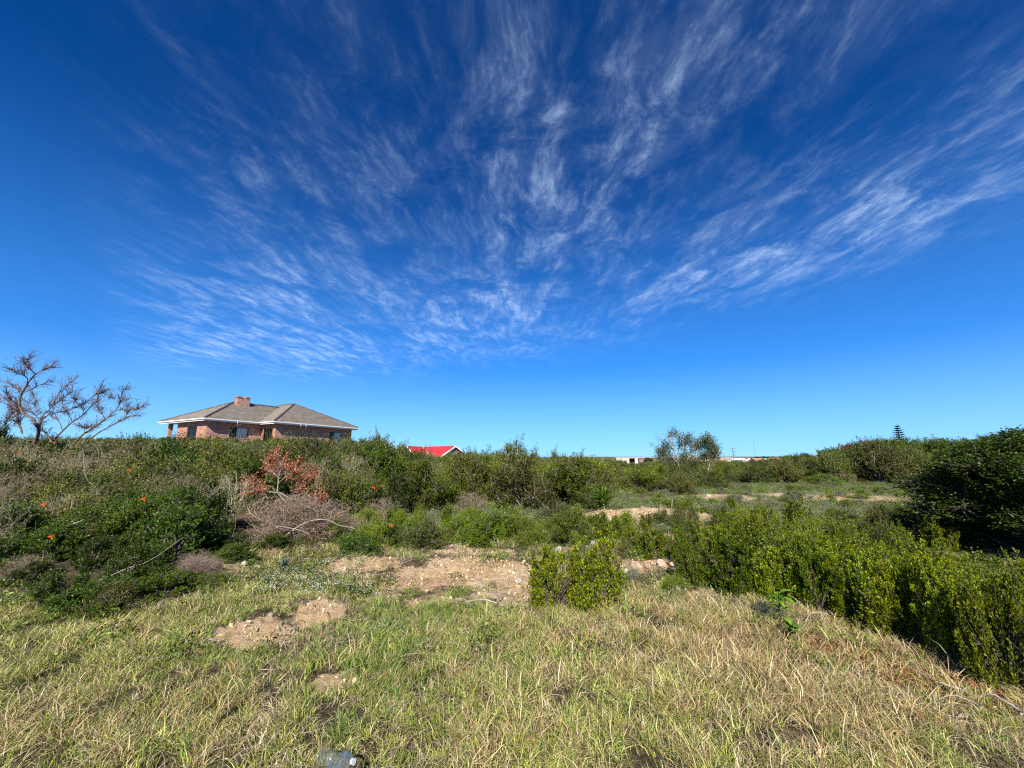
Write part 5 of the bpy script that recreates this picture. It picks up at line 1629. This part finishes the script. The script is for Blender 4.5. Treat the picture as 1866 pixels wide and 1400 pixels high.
for px, py in [(81, 844), (86, 841), (94, 837), (98, 836), (122, 829), (150, 838), (99, 807), (37, 824), (25, 820), (127, 937), (80, 921), (94, 979), (262, 910), (236, 857), (163, 850),
               (446, 900), (713, 958), (821, 936), (681, 889)]:
    flower(px, py)

# ------------------------------------------------------------------ plastic bottle in the grass
bxp, byp = gp(603, 1420)
bt = link('plastic_bottle', None, loc=(bxp + 0.02, byp + 0.0, float(H(bxp, byp)) + 0.085), rot=(radians(78), radians(8), radians(62)))
tag(bt, 'crushed clear plastic bottle lying in the grass at the bottom edge', 'bottle')
prof = [(0.0, 0.0), (0.03, 0.0), (0.036, 0.006), (0.036, 0.03), (0.032, 0.036), (0.036, 0.045), (0.032, 0.06), (0.036, 0.07), (0.034, 0.1), (0.031, 0.125), (0.037, 0.15), (0.036, 0.17), (0.022, 0.2), (0.0125, 0.215), (0.0125, 0.235)]
v_, f_ = [], []
for i_, (r_, z_) in enumerate(prof):
    for k in range(28):
        t_ = 2 * pi * k / 28
        dent = 1 - 0.35 * math.exp(-((z_ - 0.11) / 0.035) ** 2) * max(0, cos(t_ - 1.2)) + 0.04 * sin(5 * t_ + z_ * 60)
        v_.append((r_ * 1.15 * cos(t_) * dent, r_ * 1.15 * sin(t_) * dent, z_ - 0.11))
for i_ in range(len(prof) - 1):
    for k in range(28):
        f_.append((i_ * 28 + k, i_ * 28 + (k + 1) % 28, (i_ + 1) * 28 + (k + 1) % 28, (i_ + 1) * 28 + k))
link('bottle_body', mesh_from('bottle_body', np.array(v_), np.array(f_), None, M['bottle'], smooth_=True), bt)
b = MB(); b.tube([(0, 0, 0.112), (0, 0, 0.124)], 0.0145, 14); b.build('cap', M['zinc'], bt)  # pale cap put in for the bright glint at the bottle's end

# ------------------------------------------------------------------ grass
def tuft(name, seed, n, rad, len0, len1, wd, lean, cols_, wts, flat=0.0):
    r = np.random.default_rng(seed)
    th = r.uniform(0, 2 * pi, n); rr = rad * np.sqrt(r.uniform(0, 1, n))
    A = np.stack([np.cos(th) * rr, np.sin(th) * rr, np.full(n, -0.01)], 1)
    L_ = r.uniform(len0, len1, n) * r.uniform(0.6, 1, n)
    az = th + r.normal(size=n) * 0.9
    ln_ = np.abs(r.normal(size=n)) * lean + flat * r.uniform(0, 1, n)
    d0 = norm(np.stack([np.cos(az) * ln_ * 0.5, np.sin(az) * ln_ * 0.5, np.ones(n)], 1))
    d1 = norm(np.stack([np.cos(az) * (ln_ + 0.35), np.sin(az) * (ln_ + 0.35), np.ones(n) * 0.75 - 0.5 * (r.uniform(0, 1, n) < 0.35)], 1))
    d2 = norm(d1 + np.stack([np.cos(az) * 0.5, np.sin(az) * 0.5, -0.35 * r.uniform(0, 1.5, n)], 1))
    P0 = A; P1 = A + d0 * L_[:, None] * 0.38; P2 = P1 + d1 * L_[:, None] * 0.34; P3 = P2 + d2 * L_[:, None] * 0.3
    fa = r.uniform(0, pi, n); S = np.stack([np.cos(fa), np.sin(fa), np.zeros(n)], 1)
    W_ = (wd * r.uniform(0.6, 1.3, n))[:, None] / 2
    v_ = np.stack([P0 - S * W_ * 0.8, P0 + S * W_ * 0.8, P1 - S * W_, P1 + S * W_, P2 - S * W_ * 0.75, P2 + S * W_ * 0.75, P3 - S * W_ * 0.1, P3 + S * W_ * 0.1], 1).reshape(-1, 3)
    b_ = (np.arange(n) * 8)[:, None]
    f_ = np.concatenate([b_ + np.array([0, 1, 3, 2]), b_ + np.array([2, 3, 5, 4]), b_ + np.array([4, 5, 7, 6])], 0)
    c_ = palette(n, cols_, wts, r, 0.2)
    c8 = np.repeat(c_, 8, 0).reshape(n, 8, 3)
    dry_tip = (r.uniform(0, 1, n) < 0.5)[:, None]
    c8[:, 4:6] = np.where(dry_tip[..., None], c8[:, 4:6] * 0.6 + np.array((0.42, 0.34, 0.15)) * 0.4, c8[:, 4:6])
    c8[:, 6:8] = np.where(dry_tip[..., None], np.array((0.45, 0.36, 0.18)), c8[:, 6:8])
    return mesh_from(name, v_, f_, c8.reshape(-1, 3), M['grass'])


GC = [(0.30, 0.33, 0.05), (0.17, 0.24, 0.03), (0.50, 0.47, 0.14), (0.62, 0.52, 0.28), (0.06, 0.09, 0.015)]
gm = [tuft('grass_tuft', 300 + i, 36, 0.08, 0.06, 0.18, 0.0037, 0.8, GC, [5, 4, 4, 3, 4]) for i in range(5)]                   # 0-4 mixed green
gm += [tuft('grass_tuft', 310 + i, 34, 0.08, 0.05, 0.13, 0.004, 1.0, GC, [3, 3, 4, 5, 3], flat=0.9) for i in range(4)]      # 5-8 short matted
gm += [tuft('grass_tuft', 320 + i, 34, 0.06, 0.09, 0.24, 0.0036, 0.6, [(0.55, 0.42, 0.20), (0.36, 0.20, 0.09), (0.32, 0.30, 0.08), (0.66, 0.56, 0.34), (0.14, 0.11, 0.05)], [4, 3, 3, 3, 3]) for i in range(4)]  # 9-12 straw
gm += [tuft('grass_tuft', 330 + i, 30, 0.06, 0.09, 0.2, 0.0048, 0.6, [(0.12, 0.2, 0.03), (0.2, 0.28, 0.04), (0.3, 0.34, 0.07)], [4, 4, 2]) for i in range(3)]                            # 13-15 lush
gm += [tuft('grass_tuft', 340 + i, 22, 0.09, 0.06, 0.16, 0.004, 1.4, [(0.42, 0.33, 0.2), (0.3, 0.22, 0.13), (0.5, 0.42, 0.28)], [3, 2, 2], flat=2.2) for i in range(3)]                    # 16-18 fallen straw
proto_collection('p_grass', gm)


def in_scrub(x_, y_):
    """where bushes leave no grass"""
    m_ = in_poly(x_, y_, PL) | in_poly(x_, y_, PM) | in_poly(x_, y_, PR)
    return m_


def grass_points(y0, y1, dens, lat=1.5):
    a_ = (y1 ** 2 - y0 ** 2) * lat
    n_ = int(a_ * dens)
    y_ = np.sqrt(rng.uniform(y0 ** 2, y1 ** 2, n_)); x_ = rng.uniform(-lat, lat, n_) * (y_ + 0.6)
    return x_, y_


xs, ys = [], []
for y0_, y1_, dn in ((0.9, 3.2, 640), (3.2, 5.0, 470), (5.0, 7.5, 240), (7.5, 11, 70), (11, 24, 14)):
    a_, b_ = grass_points(y0_, y1_, dn)
    xs.append(a_); ys.append(b_)
gx, gy = np.concatenate(xs), np.concatenate(ys)
br = bare(gx, gy)
cl = fbm(gx * 1.6, gy * 1.6, 55) - 0.5
prob = np.clip(1.15 - br * 1.35, 0.13, 1)
gap = fbm(gx * 3.5, gy * 3.5, 57)
prob *= np.where(gap < 0.41, 0.2, 1.0)
prob *= np.where(gy > 5.6, 0.5, 1.0)
ok = (rng.uniform(0, 1, len(gx)) < prob) & ~in_scrub(gx, gy) & (np.hypot(gx - bxp - 0.02, (gy - byp + 0.03) * 0.8) > 0.13)
gx, gy, cl, br = gx[ok], gy[ok], cl[ok], br[ok]
n_ = len(gx)
u_ = rng.uniform(0, 1, n_)
# straw grows tall on the right in front of the stones; greener to the left
straw = np.exp(-((gx - 1.7) / 1.3) ** 2 - ((gy - 3.9) / 0.9) ** 2) + 0.45 * smooth((gx - 0.5) / 1.5) * smooth((5 - gy) / 1.5)
lush = np.exp(-((gx + 0.9) / 0.5) ** 2 - ((gy - 4.4) / 0.5) ** 2) + np.exp(-((gx + 1.3) / 1.3) ** 2 - ((gy - 3.3) / 0.5) ** 2) * 0.7 + smooth((fbm(gx * 0.9, gy * 0.9, 63) - 0.55) / 0.15) * 0.5
idx = rng.integers(0, 5, n_)
mat_ = u_ < 0.30 + 0.5 * (br > 0.3); idx[mat_] = rng.integers(5, 9, mat_.sum())
u2 = rng.uniform(0, 1, n_)
dryp = smooth((fbm(gx * 1.1, gy * 1.1, 83) - 0.5) / 0.12)
m_ = u2 < np.clip(straw * 0.52 + dryp * 0.2, 0, 0.6) + 0.04; idx[m_] = rng.integers(9, 13, m_.sum())
u3 = rng.uniform(0, 1, n_)
m_ = (u3 < lush * 0.8) & ~m_; idx[m_] = rng.integers(13, 16, m_.sum())
u4 = rng.uniform(0, 1, n_)
m_ = u4 < 0.2 + 0.2 * smooth((gx - 2) / 1.5) + 0.25 * smooth((0.44 - fbm(gx * 1.5, gy * 1.5, 87)) / 0.1); idx[m_] = rng.integers(16, 19, m_.sum())
sc_ = (0.8 + 0.8 * np.clip(cl + 0.2, 0, 0.6)) * rng.uniform(0.7, 1.25, n_) * np.where(br > 0.35, 0.6, 1.0) * np.where(gy > 6, 0.8, 1) * 0.92
wide = np.where(gy > 6, 1.5, 1.0)
P = np.stack([gx, gy, H(gx, gy)], 1)
wind = 0.12
rot = np.stack([rng.normal(size=n_) * 0.16, rng.normal(size=n_) * 0.16 + wind, rng.uniform(0, 6.28, n_)], 1)
scatter('grass', 'p_grass', P, rot, np.stack([sc_ * wide, sc_ * wide, sc_], 1), idx, 'uneven yellow green grass with straw covering the foreground', 'grass')

# low weeds and seedlings
def weed(name, seed, n, R_, h_, L_, cols_):
    r = np.random.default_rng(seed)
    th = r.uniform(0, 2 * pi, n); q = np.sqrt(r.uniform(0, 1, n))
    P = np.stack([np.cos(th) * q * R_, np.sin(th) * q * R_, (1 - q ** 2) * h_ * r.uniform(0.2, 1.1, n)], 1)
    D = norm(r.normal(size=(n, 3)) + np.array((0, 0, 0.8)))
    LL = L_ * r.uniform(0.5, 1.3, n)
    v_, f_ = leafset(P, D, LL, LL * 0.42, r=r)
    return mesh_from(name, v_, f_, np.repeat(palette(n, cols_, [1] * len(cols_), r, 0.2), 4, 0), M['leaf'])


wm = [weed('weed', 400 + i, 90, 0.11, 0.07, 0.02, [(0.07, 0.11, 0.02), (0.11, 0.15, 0.03)]) for i in range(3)]
wm += [weed('weed', 410 + i, 120, 0.16, 0.13, 0.026, [(0.17, 0.2, 0.11), (0.13, 0.17, 0.08), (0.22, 0.23, 0.14)]) for i in range(3)]
wm += [weed('weed', 420 + i, 110, 0.14, 0.2, 0.03, [(0.10, 0.15, 0.025), (0.15, 0.19, 0.04)]) for i in range(3)]
proto_collection('p_weed', wm)
xs, ys = [], []
for y0_, y1_, dn in ((3.3, 5.0, 14), (5.0, 9, 22), (9, 25, 30)):
    a_, b_ = grass_points(y0_, y1_, dn)
    xs.append(a_); ys.append(b_)
gx, gy = np.concatenate(xs), np.concatenate(ys)
br = bare(gx, gy); pn = fbm(gx * 0.8, gy * 0.8, 71)
ok = (rng.uniform(0, 1, len(gx)) < np.clip(1.0 - br * 0.9, 0.14, 1) * np.where(pn > 0.45, 1, 0.35)) & ~in_scrub(gx, gy)
gx, gy = gx[ok], gy[ok]; n_ = len(gx)
idx = np.where(gy > 8.5, rng.choice([3, 4, 5, 3, 4, 5, 6, 7, 8], n_), rng.choice([0, 1, 2, 0, 1, 2, 3, 6, 7, 8], n_))
sc_ = rng.uniform(0.5, 1.4, n_) * np.where(gy > 9, 1.05, 1.0)
scatter('low_weeds', 'p_weed', np.stack([gx, gy, H(gx, gy)], 1), np.stack([np.zeros(n_), np.zeros(n_), rng.uniform(0, 6.28, n_)], 1), np.stack([sc_] * 3, 1), idx,
        'low green and silvery weeds dotted over the clearing', 'weeds')

# tiny white flowers in the ground cover between the bank and the bare earth
wf = []
for k in range(2):
    r = np.random.default_rng(430 + k)
    n_ = 46; th = r.uniform(0, 2 * pi, n_); q = np.sqrt(r.uniform(0, 1, n_)) * 0.1
    P = np.stack([np.cos(th) * q, np.sin(th) * q, r.uniform(0.05, 0.1, n_)], 1)
    v_, f_ = leafset(P, norm(r.normal(size=(n_, 3)) * [1, 1, 0.3]), np.full(n_, 0.011), 0.009, r=r)
    wf.append(mesh_from('white_petals', v_, f_, np.tile((0.6, 0.6, 0.5), (len(v_), 1)), M['dry']))
proto_collection('p_whitefl', wf)
gx = np.concatenate([rng.normal(-2.6, 0.45, 40), rng.normal(-3.0, 0.35, 16)]); gy = np.concatenate([rng.normal(5.2, 0.28, 40), rng.normal(5.7, 0.25, 16)]); n_ = len(gx)
scatter('white_flowers', 'p_whitefl', np.stack([gx, gy, H(gx, gy)], 1), np.stack([np.zeros(n_)] * 2 + [rng.uniform(0, 6.28, n_)], 1), np.ones((n_, 3)), None, 'tiny white flowers in the ground cover above the cracked earth mounds', 'flowers')
scatter('flower_leaves', 'p_weed', np.stack([gx, gy, H(gx, gy)], 1), np.stack([np.zeros(n_)] * 2 + [rng.uniform(0, 6.28, n_)], 1), np.ones((n_, 3)) * 1.1, rng.choice([0, 1, 2, 6], n_), 'green leaves under the tiny white flowers', 'weeds')

# dead leaves under the front of the hedge
lm = []
for k in range(3):
    r = np.random.default_rng(450 + k); n_ = 60
    P = r.normal(size=(n_, 3)) * [0.09, 0.09, 0.004] + [0, 0, 0.012]
    L_ = r.uniform(0.015, 0.035, n_)
    v_, f_ = leafset(P, norm(r.normal(size=(n_, 3)) * [1, 1, 0.2]), L_, L_ * 0.5, r=r)
    lm.append(mesh_from('dead_leaves', v_, f_, np.repeat(palette(n_, [(0.3, 0.1, 0.04), (0.2, 0.1, 0.05), (0.42, 0.27, 0.15)], [3, 3, 2], r), 4, 0), M['dry']))
proto_collection('p_litter', lm)
t_ = rng.uniform(0, 1, 260); n_ = 260
gx = np.interp(t_, [0, 0.6, 1], [2.35, 3.35, 4.6]) + rng.normal(size=n_) * 0.12; gy = np.interp(t_, [0, 0.6, 1], [4.65, 2.95, 1.9]) + rng.normal(size=n_) * 0.12
scatter('leaf_litter', 'p_litter', np.stack([gx, gy, H(gx, gy)], 1), np.stack([np.zeros(n_)] * 2 + [rng.uniform(0, 6.28, n_)], 1), np.ones((n_, 3)), None, 'rust coloured dead leaves lying along the foot of the hedge', 'litter')

# clods and pebbles of the bare patches
cm = []
import bmesh
for k in range(4):
    bm_ = bmesh.new(); bmesh.ops.create_icosphere(bm_, subdivisions=1, radius=1)
    r = np.random.default_rng(600 + k)
    for v_ in bm_.verts: v_.co = [c_ * r.uniform(0.5, 1.2) for c_ in v_.co]
    me = bpy.data.meshes.new('pebble'); bm_.to_mesh(me); bm_.free()
    me.materials.append(M['clod'] if 'clod' in M else M.setdefault('clod', mat_basic('sandy_clod', (0.60, 0.43, 0.265), 0.95, 0.1, noise=(20, 0.25))))
    cm.append(me)
proto_collection('p_clod', cm)
gx, gy = grass_points(2.0, 12, 330)
br = bare(gx, gy)
ok = rng.uniform(0, 1, len(gx)) < np.clip(br * 1.3 - 0.4, 0.0, 1)
gx, gy = gx[ok], gy[ok]; n_ = len(gx)
s_ = 0.004 + 0.022 * rng.uniform(0, 1, n_) ** 3
scatter('pebbles', 'p_clod', np.stack([gx, gy, H(gx, gy) + s_ * 0.2], 1), rng.uniform(0, 6.28, (n_, 3)), np.stack([s_ * 1.3, s_, s_ * 0.5], 1), None, 'small clods and pebbles on the bare earth', 'pebbles')
# fallen twigs
r = np.random.default_rng(61)
P_ = curves(np.zeros((3, 3)) + r.normal(size=(3, 3)) * [0.02, 0.02, 0], r.normal(size=(3, 3)) * [0.1, 0.1, 0] + [0, 0, 0.02], 5, 0, r, 0.3)
tws = []
for k in range(4):
    A0 = r.normal(size=(9, 3)) * [0.07, 0.07, 0.006]; B0 = A0 + norm(r.normal(size=(9, 3)) * [1, 1, 0.15]) * r.uniform(0.06, 0.22, (9, 1))
    v_, f_ = tubes(curves(A0, B0, 5, 0, r, 0.15), np.tile(np.linspace(0.0028, 0.001, 5), (9, 1)), 4)
    tws.append(mesh_from('fallen_twig', v_, f_, np.repeat(palette(9, [(0.3, 0.24, 0.19), (0.42, 0.36, 0.3), (0.2, 0.14, 0.1)], [1, 1, 1], r), 20, 0), M['dry']))
proto_collection('p_twig', tws)
gx, gy = grass_points(2.0, 10, 11)
ok = ~in_scrub(gx, gy)
gx, gy = gx[ok], gy[ok]; n_ = len(gx); s_ = rng.uniform(0.6, 1.5, n_)
scatter('twig_litter', 'p_twig', np.stack([gx, gy, H(gx, gy) + 0.01], 1), np.stack([np.zeros(n_)] * 2 + [rng.uniform(0, 6.28, n_)], 1), np.stack([s_] * 3, 1), None, 'dead twigs scattered over grass and bare earth', 'litter')
